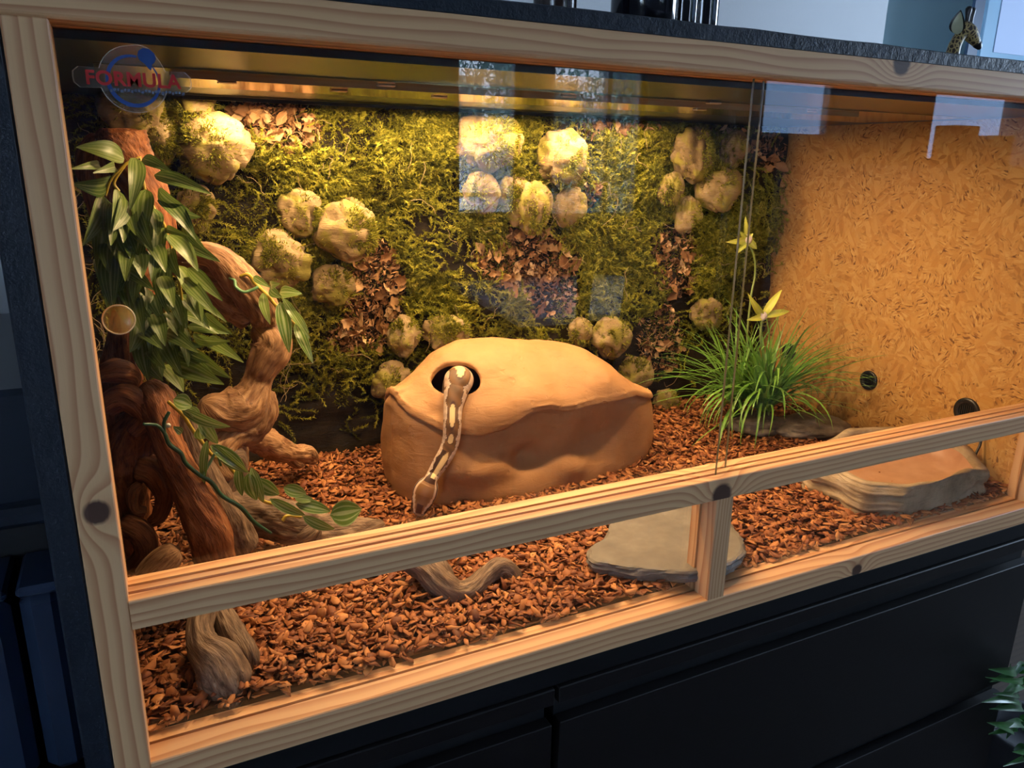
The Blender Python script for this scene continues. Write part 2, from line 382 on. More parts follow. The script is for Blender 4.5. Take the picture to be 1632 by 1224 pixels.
def spline(pts, n):
    P = np.asarray(pts, float); P = np.vstack([2 * P[0] - P[1], P, 2 * P[-1] - P[-2]]); k = len(P) - 3
    t = np.linspace(0, k, n); t[-1] -= 1e-9; i = np.minimum(t.astype(int), k - 1); f = (t - i)[:, None]
    a, b, c, d = P[i], P[i + 1], P[i + 2], P[i + 3]
    return .5 * (2 * b + (c - a) * f + (2 * a - 5 * b + 4 * c - d) * f ** 2 + (-a + 3 * b - 3 * c + d) * f ** 3)
def frames(C):
    T = np.gradient(C, axis=0); T /= np.linalg.norm(T, axis=1)[:, None] + 1e-12
    U = np.zeros_like(C); u = np.cross(T[0], (0, 0, 1.)); u = np.cross(T[0], (0, 1., 0)) if np.linalg.norm(u) < .1 else u; u /= np.linalg.norm(u)
    for i in range(len(C)):
        u = u - T[i] * (u @ T[i]); u /= np.linalg.norm(u) + 1e-12; U[i] = u
    return T, U, np.cross(T, U)
def tube(pts, n=40, seg=12, cap=True):
    """smooth round tube through (x, y, z, r) points -> verts, faces"""
    S = spline(pts, n); C = S[:, :3]; r = S[:, 3]; T, U, Wv = frames(C); th = np.linspace(0, 2 * PI, seg, endpoint=False)
    V = C[:, None] + r[:, None, None] * (np.cos(th)[None, :, None] * U[:, None] + np.sin(th)[None, :, None] * Wv[:, None])
    V = V.reshape(-1, 3); f = [(i * seg + j, i * seg + (j + 1) % seg, (i + 1) * seg + (j + 1) % seg, (i + 1) * seg + j) for i in range(n - 1) for j in range(seg)]
    if cap: f += [tuple(range(seg - 1, -1, -1)), tuple(range((n - 1) * seg, n * seg))]
    return V, f
def driftwood(name, limbs, mat, seed, parent=None, gnarl=1.0):
    """limbs: lists of (x, y, z, r); one mesh, deep lengthwise grooves, twisted grain, rough broken ends"""
    VV = []; FF = []; GC = []; off = 0
    for li, pts in enumerate(limbs):
        P = np.asarray(pts, float); L = np.linalg.norm(np.diff(P[:, :3], axis=0), axis=1).sum()
        n = max(24, int(L / .0032)); seg = 44; S = spline(P, n); C = S[:, :3]; r = np.abs(S[:, 3]); T, U, Wv = frames(C)
        s = np.linspace(0, L, n); th = np.linspace(0, 2 * PI, seg, endpoint=False)
        SS, TH = np.meshgrid(s, th, indexing='ij'); tw = TH + SS * 5.0 * (1 if (seed + li) % 2 else -1)
        q = np.stack([np.cos(tw).ravel(), np.sin(tw).ravel(), SS.ravel() * 9], 1)
        big = vn(q, 1.3, seed + li * 5, 2).reshape(n, seg) - .5
        lump = vn(q * np.array([1.6, 1.6, 3.0]), 1.3, seed + 200 + li, 2).reshape(n, seg)
        q2 = np.stack([np.cos(tw).ravel() * 3.2, np.sin(tw).ravel() * 3.2, SS.ravel() * 24], 1)
        gro = vn(q2, 1.5, seed + 50 + li, 2).reshape(n, seg); gro = -np.abs(gro - .5) * 2
        q3 = np.stack([np.cos(tw).ravel() * 8, np.sin(tw).ravel() * 8, SS.ravel() * 45], 1)
        fine = vn(q3, 1.4, seed + 90 + li, 1).reshape(n, seg) - .5
        endf = np.minimum(1, np.minimum(SS, L - SS) / (.4 * np.maximum(r[:, None], .004)) + .0) ** .5
        rr = r[:, None] * (1 + gnarl * (.62 * big + .38 * (gro + .4) + .16 * fine + .5 * np.maximum(0, lump - .62)))
        rr = rr * np.clip(endf, .0, 1)
        V = C[:, None] + rr[..., None] * (np.cos(TH)[..., None] * U[:, None] + np.sin(TH)[..., None] * Wv[:, None])
        i, j = np.meshgrid(np.arange(n - 1), np.arange(seg), indexing='ij'); j2 = (j + 1) % seg
        f = np.stack([i * seg + j, i * seg + j2, (i + 1) * seg + j2, (i + 1) * seg + j], -1).reshape(-1, 4) + off
        VV.append(V.reshape(-1, 3)); FF.append(f); GC.append(np.stack([np.cos(tw) * .35, np.sin(tw) * .35, SS], -1).reshape(-1, 3)); off += n * seg
    me = np_mesh(name, np.vstack(VV), np.vstack(FF), mat, True)
    a = me.attributes.new('gc', 'FLOAT_VECTOR', 'POINT'); a.data.foreach_set('vector', np.vstack(GC).astype(np.float32).ravel())
    return me
def P4(u, v, Y, rpx):
    p = at(u, v, Y); return (*p, rpx * mpp(p))
def rocky(name, rx, ry, rz, seed, mat, amp=.18, n=26, sq=1.0):
    th = np.linspace(0, PI, n); ph = np.linspace(0, 2 * PI, n * 2, endpoint=False); T, Pp = np.meshgrid(th, ph, indexing='ij')
    D = np.stack([np.sin(T) * np.cos(Pp), np.sin(T) * np.sin(Pp), np.cos(T)], -1).reshape(-1, 3)
    k = 1 + amp * 2.2 * (vn(D, 1.25, seed, 2) - .5) + amp * .75 * (vn(D, 3.4, seed + 3, 2) - .5)
    crease = np.abs(vn(D, 2.0, seed + 9, 1) - .5); k -= amp * .8 * np.exp(-(crease / .05) ** 2)
    V = D * k[:, None] * np.array([rx, ry, rz])
    m = n * 2; f = [(i * m + j, i * m + (j + 1) % m, (i + 1) * m + (j + 1) % m, (i + 1) * m + j) for i in range(n - 1) for j in range(m)]
    return np_mesh(name, V, f, mat, True)
def needles(C, D, n_len, rng, wid=.0007):
    """one thin triangle per needle from points C along directions D"""
    N = len(C); L = n_len * rng.uniform(.6, 1.3, N); side = np.cross(D, rng.normal(size=(N, 3))); side /= np.linalg.norm(side, axis=1)[:, None] + 1e-9
    V = np.empty((N, 3, 3)); V[:, 0] = C + side * wid; V[:, 1] = C - side * wid; V[:, 2] = C + D * L[:, None]
    return V.reshape(-1, 3), np.arange(N * 3).reshape(-1, 3)

# ------------------------------------------------------------------ shared materials
M_BLACK = mat_black_paint(); M_OSB = mat_osb(); M_GLASS = mat_glass()
M_PINE_TOP = pine('pine_top_rail', 'X', [(1.045, .797, .017)], seed=1.0)
M_PINE_MID = pine('pine_middle_rail', 'X', [(.800, .205, .018)], seed=2.0)
M_PINE_BOT = pine('pine_bottom_rail', 'X', [(1.115, .008, .012)], seed=3.3)
M_PINE_STILE = pine('pine_stile', 'Z', [(.0165, .331, .013)], seed=4.1, tone=.98, rings=70)
M_PINE_STILE = pine('pine_left_stile', 'Z', [(.331, .0175, .0125)], seed=4.1, rings=75)
M_PINE_POST = pine('pine_post', 'Z', [], seed=5.2, tone=.9, rings=160)
M_VENEER = NT('black_brown_veneer')
_v = M_VENEER.coord('Object', (6, 6, 160)); _n = M_VENEER.noise(_v, 3, 4)
M_VENEER.bump(_n, .15, .001); M_VENEER = M_VENEER.set(M_VENEER.mix(_n, (.003, .0026, .003), (.008, .0065, .007)), .5, 0, .25)

def prism_x(prof, x0, x1):
    n = len(prof); v = [(x0, y, z) for y, z in prof] + [(x1, y, z) for y, z in prof]
    f = [(i, (i + 1) % n, n + (i + 1) % n, n + i) for i in range(n)] + [tuple(range(n - 1, -1, -1)), tuple(range(n, 2 * n))]
    return v, f
def prism_z(prof, z0, z1):
    n = len(prof); v = [(x, y, z0) for x, y in prof] + [(x, y, z1) for x, y in prof]
    f = [(i, (i + 1) % n, n + (i + 1) % n, n + i) for i in range(n)] + [tuple(range(n - 1, -1, -1)), tuple(range(n, 2 * n))]
    return v, f
def obj_pr(name, vf, mat, parent, **k):
    return link(name, fixn(mesh(name, vf[0], vf[1], mat)), parent, **k)

# ------------------------------------------------------------------ the room (seen around the tank and mirrored in its glass)
M_WALL = NT('white_wall'); M_WALL.bump(M_WALL.noise(M_WALL.coord('Object'), 150, 3), .1, .002); M_WALL = M_WALL.set((.72, .73, .74), .7, 0, .3)
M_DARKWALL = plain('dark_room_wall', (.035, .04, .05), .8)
M_FLOOR = pine('floor_boards', 'X', [], tone=.07, seed=9)
XL, XR, YB, ZF, ZC = -1.35, 6.2, 1.02, -.80, 1.80
struct('floor', MB().box((XL, YW - .1, ZF - .05), (XR, YB + 1.6, ZF)).build('floor', M_FLOOR))
struct('ceiling', MB().box((XL, YW - .1, ZC), (XR, YB + 1.6, ZC + .05)).build('ceiling', plain('ceiling_paint', (.25, .26, .28), .8)))
XD = float(at(1408, 60, YB)[0])
struct('wall_back', MB().box((XL, YB, ZF), (XD, YB + .1, ZC)).build('wall_back', M_WALL))
wl = MB(); wl.box((XL - .1, YW, ZF), (XL, -2.4, ZC)); wl.box((XL - .1, -1.5, ZF), (XL, YB, ZC)); wl.box((XL - .1, -2.4, ZF), (XL, -1.5, .1)); wl.box((XL - .1, -2.4, 1.3), (XL, -1.5, ZC))
struct('wall_left', wl.build('wall_left', M_WALL, fix=False))
w5 = MB()
for (a, b) in (((-2.4, .1), (-2.36, 1.3)), ((-1.54, .1), (-1.5, 1.3)), ((-2.36, .1), (-1.54, .14)), ((-2.36, 1.26), (-1.54, 1.3))): w5.box((XL - .07, a[0], a[1]), (XL - .03, b[0], b[1]), .003)
w5 = struct('window_5', w5.build('window_frame', plain('dark_window_frame', (.02, .025, .035), .4), fix=False))  # unseen window, added to bring more daylight onto the rail fronts
link('pane', MB().box((XL - .052, -2.36, .14), (XL - .048, -1.54, 1.26)).build('pane', M_GLASS), w5)
struct('wall_right', MB().box((XR, YW, ZF), (XR + .1, YB + 1.6, ZC)).build('wall_right', M_DARKWALL))
wf = MB(); xs = [XL] + [c for w in WIN for c in (w[0], w[1])] + [XR]
for i in range(0, len(xs), 2): wf.box((xs[i], YW - .12, ZF), (xs[i + 1], YW, ZC))
for (xa, xb, za, zb) in WIN: wf.box((xa, YW - .12, ZF), (xb, YW, za)); wf.box((xa, YW - .12, zb), (xb, YW, ZC))
struct('wall_front', wf.build('wall_front', M_DARKWALL, fix=False))
# beyond the end of the white wall: a pale teal alcove with a cabinet and a sheet of paper
YA = YB + 1.2
M_TEAL = plain('pale_teal_paint', (.50, .66, .68), .45)
struct('wall_alcove', MB().box((XL, YA, ZF), (XR, YA + .1, ZC)).build('wall_alcove', M_TEAL))
for wi, (xa, xb, za, zb) in enumerate(WIN):
    mb = MB(); t = .035; y0, y1 = YW - .08, YW - .03
    for (a, b) in (((xa, y0, za), (xa + t, y1, zb)), ((xb - t, y0, za), (xb, y1, zb)), ((xa + t, y0, za), (xb - t, y1, za + t)), ((xa + t, y0, zb - t), (xb - t, y1, zb))): mb.box(a, b, .004)
    if wi == 1: xm = xa + .62 * (xb - xa); mb.box((xm - .014, y0, za + t), (xm + .014, y1, zb - t), .003)
    wfm = struct('window_%d' % (wi + 1), mb.build('window_frame', plain('dark_window_frame', (.02, .025, .035), .4), fix=False))
    link('pane', MB().box((xa + t, YW - .058, za + t), (xb - t, YW - .054, zb - t)).build('pane', M_GLASS), wfm)
    if wi < 2:                                                          # railing outside the window
        struct('trim_%d' % (wi + 1), MB().box((xa - .1, YW - .42, za + .10), (xb + .1, YW - .40, za + .125)).build('trim', plain('pale_railing', (.7, .75, .8), .4)))

# ------------------------------------------------------------------ outside: what the window panes show
struct('ground', MB().box((-14, -22, -3.2), (24, YW - .3, -3.1)).build('ground', plain('winter_lawn', (.10, .13, .07), .9)))
hs = thing('neighbour_house', 'pale neighbouring house seen mirrored in the glass', 'house', (5, -14, -3.1))
link('wall', MB().box((2.0, -15, -3.1), (8.3, -12, 3.6)).build('wall', plain('render_white', (.88, .88, .92), .8)), hs)
link('roof', MB().add([(1.7, -15.3, 3.6), (8.6, -15.3, 3.6), (8.6, -11.7, 3.6), (1.7, -11.7, 3.6), (1.7, -13.5, 5.4), (8.6, -13.5, 5.4)],
     [(0, 1, 5, 4), (2, 3, 4, 5), (0, 4, 3), (1, 2, 5), (0, 3, 2, 1)]).build('roof', plain('roof_slate', (.12, .13, .16), .7)), hs)
for (wx, wz) in ((5.1, 1.0), (7.0, 1.0), (5.1, -1.2), (3.2, -1.2)):
    w_ = link('window', MB().box((wx, -11.98, wz), (wx + .75, -11.93, wz + 1.1)).build('window', plain('window_white', (.7, .72, .75), .4)), hs)
    link('pane', MB().box((wx + .06, -11.94, wz + .06), (wx + .69, -11.91, wz + 1.04)).build('pane', plain('pane_dark', (.03, .05, .06), .1)), w_)
M_BARK = plain('tree_bark', (.035, .03, .028), .9)
def tree(x, y, h, seed, label, leafy=False):
    rg = random.Random(seed); t = thing('tree', label, 'tree', (x, y, -3.1)); V = []; Fc = []; tips = []
    def br(p, d, L, r, dep):
        pts = [(*p, r)]; q = Vector(p); dd = Vector(d)
        for k in range(4):
            dd = (dd + Vector((rg.uniform(-.25, .25), rg.uniform(-.25, .25), rg.uniform(-.1, .2)))).normalized(); q = q + dd * L / 4; pts.append((*q, r * (1 - .16 * (k + 1))))
        v, f = tube(pts, 9, 5, False); o = sum(len(a) for a in V); V.append(v); Fc.extend([tuple(i + o for i in g) for g in f]); tips.append(tuple(q))
        if dep > 0:
            for _ in range(4 if dep > 1 else 3):
                k = rg.randint(1, 4); nd = (dd + Vector((rg.uniform(-1, 1), rg.uniform(-.6, .6), rg.uniform(-.2, .8)))).normalized(); br(pts[k][:3], nd, L * .66, pts[k][3] * .62, dep - 1)
    br((x, y, -3.1), (0, 0, 1), h, .16, 4)
    link('branches', mesh('branches', np.vstack(V), Fc, M_BARK, True), t)
    if leafy:
        rr = np.random.default_rng(seed); C = np.array(tips)[rr.integers(0, len(tips), 16000)] + rr.normal(0, .22, (16000, 3)); Dn = rr.normal(size=(16000, 3)); Dn /= np.linalg.norm(Dn, axis=1)[:, None]
        v, f = needles(C, Dn, .16, rr, .02); link('foliage', np_mesh('foliage', v, f, plain('evergreen', (.07, .13, .11), .7)), t, kind='stuff')
h2 = thing('neighbour_house', 'grey-blue house wall seen mirrored at the right', 'house', (13, -12, -3.1))  # added so the right windows mirror darker than open sky
link('wall', MB().box((8.9, -13, -3.1), (20, -9.5, 3.2)).build('wall', plain('render_greyblue', (.11, .15, .21), .8)), h2)
link('roof', MB().box((8.8, -13.1, 3.2), (20.1, -9.3, 3.4)).build('roof', plain('roof_slate', (.12, .13, .16), .7)), h2)
tree(3.0, -6.6, 3.7, 3, 'bare tree with thin branches before the pale house')
tree(7.0, -10.2, 3.3, 5, 'dark evergreen tree mirrored beside the pale house', True)

# pale desk tops under the windows; the glass mirrors them as two blue patches
def reflz(u, v, Z, g=.033):
    P = at(u, v, g); d = ray(u, v) * np.array([1, -1, 1]); return P + d * (Z - P[2]) / d[2]
M_DESK = plain('white_desk', (.62, .68, .74), .35, 0, .5)
for dq, lab in ((((708, 446), (916, 437), (917, 506), (828, 511)), 'pale desk under the windows, mirrored as the larger blue patch'), (((946, 437), (996, 440), (987, 500), (938, 501)), 'narrow pale desk beside the larger one under the windows')):
    P = [reflz(u, v, .04) for u, v in dq]; dk = thing('desk', lab, 'desk', (float(np.mean([p[0] for p in P])), float(np.mean([p[1] for p in P])), ZF))
    v_ = [(p[0], max(p[1], YW + .03), .04) for p in P]; v_ += [(x, y, .012) for x, y, z in v_]
    link('desk_top', fixn(mesh('desk_top', v_, [(0, 1, 2, 3), (7, 6, 5, 4)] + [(i, 4 + i, 4 + (i + 1) % 4, (i + 1) % 4) for i in range(4)], M_DESK)), dk)
    cx_, cy_ = np.mean([q[0] for q in v_]), np.mean([q[1] for q in v_])
    for q in v_[:4]: lx, ly = q[0] + (cx_ - q[0]) * .12, q[1] + (cy_ - q[1]) * .12; link('leg', MB().box((lx - .02, ly - .02, ZF), (lx + .02, ly + .02, .012)).build('leg', M_DARKWALL), dk)
p0 = refl(1500, 262, YW); sill = float(p0[2])
sl = thing('low_shelf', 'long low dark shelf beneath the right-hand windows', 'shelf', (4.9, YW + .2, ZF))
link('body', MB().box((3.45, YW + .03, ZF), (6.1, YW + .38, sill - .01), .005).build('body', M_DARKWALL, fix=False), sl)
M_SIL = plain('dark_cardboard', (.03, .028, .03), .7)
for k, (u0, u1, v0) in enumerate(((1500, 1538, 200), (1542, 1562, 222), (1565, 1592, 216))):
    a = refl(u0, v0, YW + .15); b = refl(u1, v0, YW + .15)
    bx = link('storage_box', MB().box((a[0], YW + .08, sill - .01), (b[0], YW + .24, a[2]), .004).build('box', M_SIL, fix=False), None,
              ('tallest dark box on the low shelf by the window', 'narrow dark box between two others on the low shelf', 'squat dark box at the far end of the low shelf')[k], 'box')

# ------------------------------------------------------------------ dressers under the tank
def dresser(x0, x1, label):
    t = thing('dresser', label, 'dresser', ((x0 + x1) / 2, .25, ZF), group='dressers under the terrarium'); D = .49
    link('carcass', MB().box((x0 + .004, .018, ZF), (x1 - .004, D, -.062)).build('carcass', plain('black_inside', (.003, .003, .004), .6)), t)
    link('top_board', MB().box((x0, -.004, -.060), (x1, D, -.034), .0015).build('top_board', M_VENEER, fix=False), t)
    for (za, zb) in ((-.372, -.092), (-.69, -.404)):
        link('drawer', MB().box((x0 + .003, -.004, za), (x1 - .003, .016, zb), .0012).build('drawer', M_VENEER, fix=False), t)
    link('plinth', MB().box((x0 + .01, .03, ZF), (x1 - .01, D - .02, -.70)).build('plinth', M_VENEER), t)
dresser(-.565, .5315, 'black-brown dresser under the left half of the terrarium')
dresser(.5385, 1.635, 'black-brown dresser with wide drawers under the right half of the terrarium')

# ------------------------------------------------------------------ the terrarium
D = .0531; XI = 1.5982; XE = 1.632; H = .80; DEP = .815
T = thing('terrarium', 'large pine-framed glass terrarium with black painted sides standing on the dressers', 'terrarium', (.8, .4, -.03))
c = .0012
link('frame_stile', MB().box((0, 0, 0), (.0339, D, H - .0347), c).build('stile', M_PINE_STILE, fix=False), T)
obj_pr('frame_rail', prism_x([(0, H), (0, .7690), (.0012, .7672), (.0035, .7655), (D, .7655), (D, H)], 0, XE), M_PINE_TOP, T)
def grooved(z0, z1, gs, dep=.008):
    p = [(0, z0), (0, z1 - c), (c, z1)]
    for (a, b) in gs: p += [(a, z1), (a, z1 - dep), (b, z1 - dep), (b, z1)]
    return p + [(D - c, z1), (D, z1 - c), (D, z0)]
obj_pr('frame_rail', prism_x(grooved(.1974, .2298, [(.0145, .0205), (.0300, .0355)]), .0339, XI), M_PINE_MID, T)
obj_pr('frame_rail', prism_x(grooved(0, .0337, [(.0300, .0350)], .006), .0339, XI), M_PINE_BOT, T)
xa, xb = .7928, .8227
obj_pr('frame_post', prism_z([(xa, c), (xa + c, 0), (xb, 0), (xb, D), (xa, D), (xa, .036), (xa + .006, .036), (xa + .006, .0305), (xa, .0305)], .0337, .1974), M_PINE_POST, T)
obj_pr('frame_stile', prism_z([(XI, c), (XI + c, 0), (XE, 0), (XE, D), (XI, D), (XI, .036), (XI + .006, .036), (XI + .006, .0305), (XI, .0305)], 0, H - .0347),
       pine('pine_right_stile', 'Z', [], seed=6.6, tone=.9), T)
link('side_panel', MB().box((-.026, 0, -.03), (-.0004, DEP + .018, H), .002).build('side_panel', M_BLACK, fix=False), T)
link('side_panel', MB().box((XE + .0004, 0.0, -.03), (XE + .026, DEP + .018, H), .001).build('side_panel', M_OSB, fix=False), T, label='unpainted strand board side panel')
link('side_skin', MB().box((XE + .0262, 0.0, -.03), (XE + .0275, DEP + .018, H)).build('side_skin', M_BLACK), T, label='black painted outer face')
link('back_panel', MB().box((0, DEP, 0), (XE, DEP + .018, H)).build('back_panel', M_BLACK), T)
tp = []; rg = np.random.default_rng(5)
nx = 120; xsn = np.linspace(-.026, XE + .026, nx); wob = vn(np.stack([xsn, xsn * 0, xsn * 0], 1), 14, 3, 3) * .005
V = []; 
for i, x in enumerate(xsn):
    V += [(x, -.001, H + .0005), (x, -.001 + wob[i] * .3, H + .0155 + wob[i] * .6), (x, .003, H + .0175 + wob[i] * .4), (x, DEP + .018, H + .018), (x, DEP + .018, H + .0005)]
Fc = [(i * 5 + j, i * 5 + (j + 1) % 5, (i + 1) * 5 + (j + 1) % 5, (i + 1) * 5 + j) for i in range(nx - 1) for j in range(5)] + [(0, 1, 2, 3, 4), tuple(range(nx * 5 - 1, nx * 5 - 6, -1))]
link('top_panel', fixn(mesh('top_panel', V, Fc, M_BLACK)), T)
link('base_panel', MB().box((0, 0, -.031), (XE, DEP, -.0005), .001).build('base_panel', plain('matt_black_board', (.004, .004, .005), .7, 0, .2), fix=False), T)
link('ceiling_panel', MB().box((.0005, D + .0005, .757), (XE, DEP - .0005, .7645)).build('ceiling_panel', plain('satin_black', (.010, .011, .014), .30)), T)
M_GOLD = NT('gold_reflector_sheet'); _n = M_GOLD.noise(M_GOLD.coord('Object', (3, 60, 60)), 2, 3); M_GOLD = M_GOLD.set(M_GOLD.mix(_n, (.88, .66, .32), (.95, .76, .42)), .13, 1.0, .8)
link('ceiling_board', MB().box((.06, .238, .7552), (1.56, .485, .7568)).build('ceiling_board', M_GOLD, fix=False), T, label='shiny golden reflector sheet under the ceiling')
M_CLIP = plain('nickel_clip', (.5, .42, .33), .3, .8)
for (u, v) in ((615, 141), (540, 149), (700, 159), (362, 136), (1137, 168), (1115, 178), (905, 158), (1290, 181)):
    p = atz(u, v, .7505); link('clip', MB().box((p[0] - .012, p[1] - .006, .7525), (p[0] + .012, p[1] + .006, .7551), .001).build('clip', M_CLIP, fix=False), T)
# glass: left sliding pane in the rear groove, right one in the front groove, fixed panes below
M_EDGE = plain('glass_edge', (.10, .09, .055), .15, 0, .8)
def pane(x0, x1, y0, y1, z0, z1, edges=''):
    me = MB().box((x0, y0, z0), (x1, y1, z1)).build('glass_pane', M_GLASS); me.materials.append(M_EDGE)
    for p in me.polygons:
        if abs(p.normal.x) > .9 and (('L' in edges and p.normal.x < 0) or ('R' in edges and p.normal.x > 0)): p.material_index = 1
    return me
PL = link('glass_pane', pane(.0345, .832, .0310, .0348, .2225, .7650, 'R'), T, label='left sliding glass pane')
PR = link('glass_pane', pane(.8005, XI - .0005, .0155, .0193, .2225, .7650, 'L'), T, label='right sliding glass pane')
link('glass_pane', pane(.0345, xa + .005, .0312, .0348, .0280, .1972), T, label='lower fixed pane left of the post')
link('glass_pane', pane(xb + .0003, XI + .005, .0312, .0348, .0280, .1972), T, label='lower fixed pane right of the post')
# finger pull stuck on the left pane
fp = at(189.5, 509, .030); r = .0143
M_PULL = mat_clear('amber_clear_plastic', (.80, .42, .08), .30)
pull = link('finger_pull', MB().lathe((fp[0], .0309, fp[2]), [(0, 0), (r, 0), (r, .002), (r * .93, .0036), (r * .86, .002), (r * .3, .0012), (0, .001)], (0, -1, 0), 40).build('finger_pull', M_PULL, True), T, label='round clear plastic finger pull')
link('rim', MB().lathe((fp[0], .0305, fp[2]), [(r * .99, 0), (r * 1.02, .002), (r * .97, .0042), (r * .92, .0030), (r * .93, 0)], (0, -1, 0), 40).build('rim', plain('amber_rim', (.75, .52, .25), .2, .2), True), pull)
# lamp: black profile near the ceiling, light falls from its underside
M_HOUS = plain('satin_black_metal', (.012, .012, .013), .4, .3); M_DIFF = emit('led_diffuser', (1, .72, .4), 4)
for (yc, x0, x1, lab) in ((.290, .14, 1.30, 'slim gold-coloured strip lamp across the golden ceiling sheet'), (.660, .18, 1.19, 'slim black strip lamp on the ceiling close to the moss wall')):
    L_ = thing('led_strip_lamp', lab, 'lamp', (.66, yc, .757)); mb = MB()
    mb.box((x0, yc - .0115, .7492), (x1, yc - .0095, .7552)); mb.box((x0, yc - .0095, .7535), (x1, yc + .0095, .7552)); mb.box((x0, yc + .0095, .7510), (x1, yc + .0115, .7552))
    link('housing', mb.build('housing', M_HOUS if yc > .5 else plain('brown_gold_enamel', (.20, .13, .045), .6), fix=False), L_)
    link('diffuser', MB().box((x0 + .01, yc - .008, .7524), (x1 - .01, yc + .008, .7534)).build('diffuser', M_DIFF), L_)
# vents on the strand-board side, with a cable out of the lowest
M_VENT = plain('black_plastic', (.012, .012, .014), .35)
def vent(u, v, r, label, cable=False):
    p = atx(u, v, XE); t = thing('vent_plug', label, 'vent', p, group='round black vents')
    link('ring', MB().lathe(p, [(r * .55, -.001), (r * .62, .004), (r * .95, .005), (r, .0025), (r, -.001)], (-1, 0, 0), 36).build('ring', M_VENT, True), t)
    g = MB(); g.lathe(p, [(0, .0008), (r * .6, .0008)], (-1, 0, 0), 36)
    for k in range(-3, 4): g.box((p[0] - .003, p[1] + k * r * .15 - .0006, p[2] - r * .5), (p[0] - .0008, p[1] + k * r * .15 + .0006, p[2] + r * .5))
    link('grille', g.build('grille', plain('vent_grille', (.004, .004, .005), .6)), t)
    if cable:
        q = [(XE - .006, p[1] - .02, p[2] + .0), (XE - .016, p[1] - .035, p[2] - .004), (XE - .012, p[1] - .048, p[2] - .05), (XE - .03, p[1] - .052, .085), (XE - .028, p[1] - .055, .05)]
        v_, f_ = tube([(*a, .0028) for a in q], 40, 8); link('cable', mesh('cable', v_, f_, M_VENT, True), t)
vent(1385, 606, .0235, 'round black vent beside the tips of the grass clump')
vent(1258, 560, .0225, 'round black vent half hidden behind the grass blades')
vent(1541, 655, .0285, 'round dark vent with a cable just above the middle rail', True)

# sticker on the left pane
st = thing('sticker', 'clear round-tabbed sticker with blue snake ring and red lettering at top left', 'sticker', at(210, 128, .0308))
Ys = .0306
def px(u, v, y=Ys): return at(u, v, y)
def flat(name, pts, mat, y0, y1, par):
    P = [at(u, v, Ys) for u, v in pts]; n = len(P); v = [(p[0], y0, p[2]) for p in P] + [(p[0], y1, p[2]) for p in P]
    f = [tuple(range(n)), tuple(range(2 * n - 1, n - 1, -1))] + [(i, n + i, n + (i + 1) % n, (i + 1) % n) for i in range(n)]
    return link(name, fixn(mesh(name, v, f, mat)), par)
C0 = px(213, 127); sc_ = mpp(C0)
def lp(a, b): return (C0[0] + a * sc_, C0[2] + b * sc_)            # sticker-local: pixels right / up
# backing outline: union of a disc and a wide tab, drawn as a thin clear plate with a pale cut line
ol = []
for k in range(64):
    a = 2 * PI * k / 64; ca, sa = math.cos(a), math.sin(a)
    rr = 49 * (1 + .10 * math.exp(-((a - 1.15) / .35) ** 2))
    tab = 84; th = 15
    best = rr
    if abs(ca) > .2 and abs(sa / ca) * tab < th + 6:
        best = max(rr, min(tab / abs(ca) * (1 - .10 * abs(sa)), th / max(abs(sa), 1e-3)))
    ol.append((ca * best, sa * best))
def plate(name, outline, mat, y0, y1, par):
    Q = [lp(a, b) for a, b in outline]; n = len(Q); v = [(x, y0, z) for x, z in Q] + [(x, y1, z) for x, z in Q]
    f = [tuple(range(n)), tuple(range(2 * n - 1, n - 1, -1))] + [(i, n + i, n + (i + 1) % n, (i + 1) % n) for i in range(n)]
    return link(name, fixn(mesh(name, v, f, mat)), par)
plate('backing', ol, mat_clear('clear_vinyl', (.6, .6, .55), .05), .0308, .0306, st)
V = []; Fc = []; n = len(ol)
for k, (a, b) in enumerate(ol):
    for s_ in (1.0, 1.022): x, z = lp(a * s_, b * s_); V.append((x, .0305, z))
Fc = [(2 * k, 2 * k + 1, (2 * k + 3) % (2 * n), (2 * k + 2) % (2 * n)) for k in range(n)]
link('cut_line', mesh('cut_line', V, Fc, mat_clear('cut_edge', (.7, .62, .5), .5)), st)
M_BLUE = plain('print_blue', (.012, .055, .22), .5); M_RED = plain('print_red', (.42, .012, .012), .5)
V = []; Fc = []; N_ = 60
for k in range(N_ + 1):                                              # the snake ring, thin at the tail
    a = math.radians(78 + 330 * k / N_); wdt = .9 + 2.3 * math.sin(PI * min(1, (k / N_) * .9 + .12)) ; R_ = 37
    for s_ in (-1, 1): x, z = lp((R_ + s_ * wdt) * math.cos(a), (R_ + s_ * wdt) * math.sin(a) - 2); V.append((x, .0303, z))
Fc = [(2 * k, 2 * k + 1, 2 * k + 3, 2 * k + 2) for k in range(N_)]
link('snake_ring', mesh('snake_ring', V, Fc, M_BLUE), st)
plate('snake_head', [(9, 36), (11, 43), (18, 48), (27, 47), (34, 41), (36, 33), (33, 27), (29, 24), (27, 15), (23, 18), (19, 24), (11, 30)], M_BLUE, .0304, .0302, st)
def text(body, name, mat, size, loc, par, sx=1.0, off=0.):
    cu = bpy.data.curves.new(name, 'FONT'); cu.body = body; cu.size = size; cu.extrude = .0001; cu.align_x = 'CENTER'; cu.align_y = 'CENTER'; cu.offset = off; cu.space_character = 1.06
    tmp = bpy.data.objects.new(name, cu); COL.objects.link(tmp); bpy.context.view_layer.update()
    me = bpy.data.meshes.new_from_object(tmp.evaluated_get(bpy.context.evaluated_depsgraph_get())); bpy.data.objects.remove(tmp)
    me.transform(Matrix.Translation(Vector(loc)) @ Matrix.Rotation(PI / 2, 4, 'X') @ Matrix.Diagonal((sx, 1, 1, 1))); me.materials.clear(); me.materials.append(mat)
    return link(name, me, par)
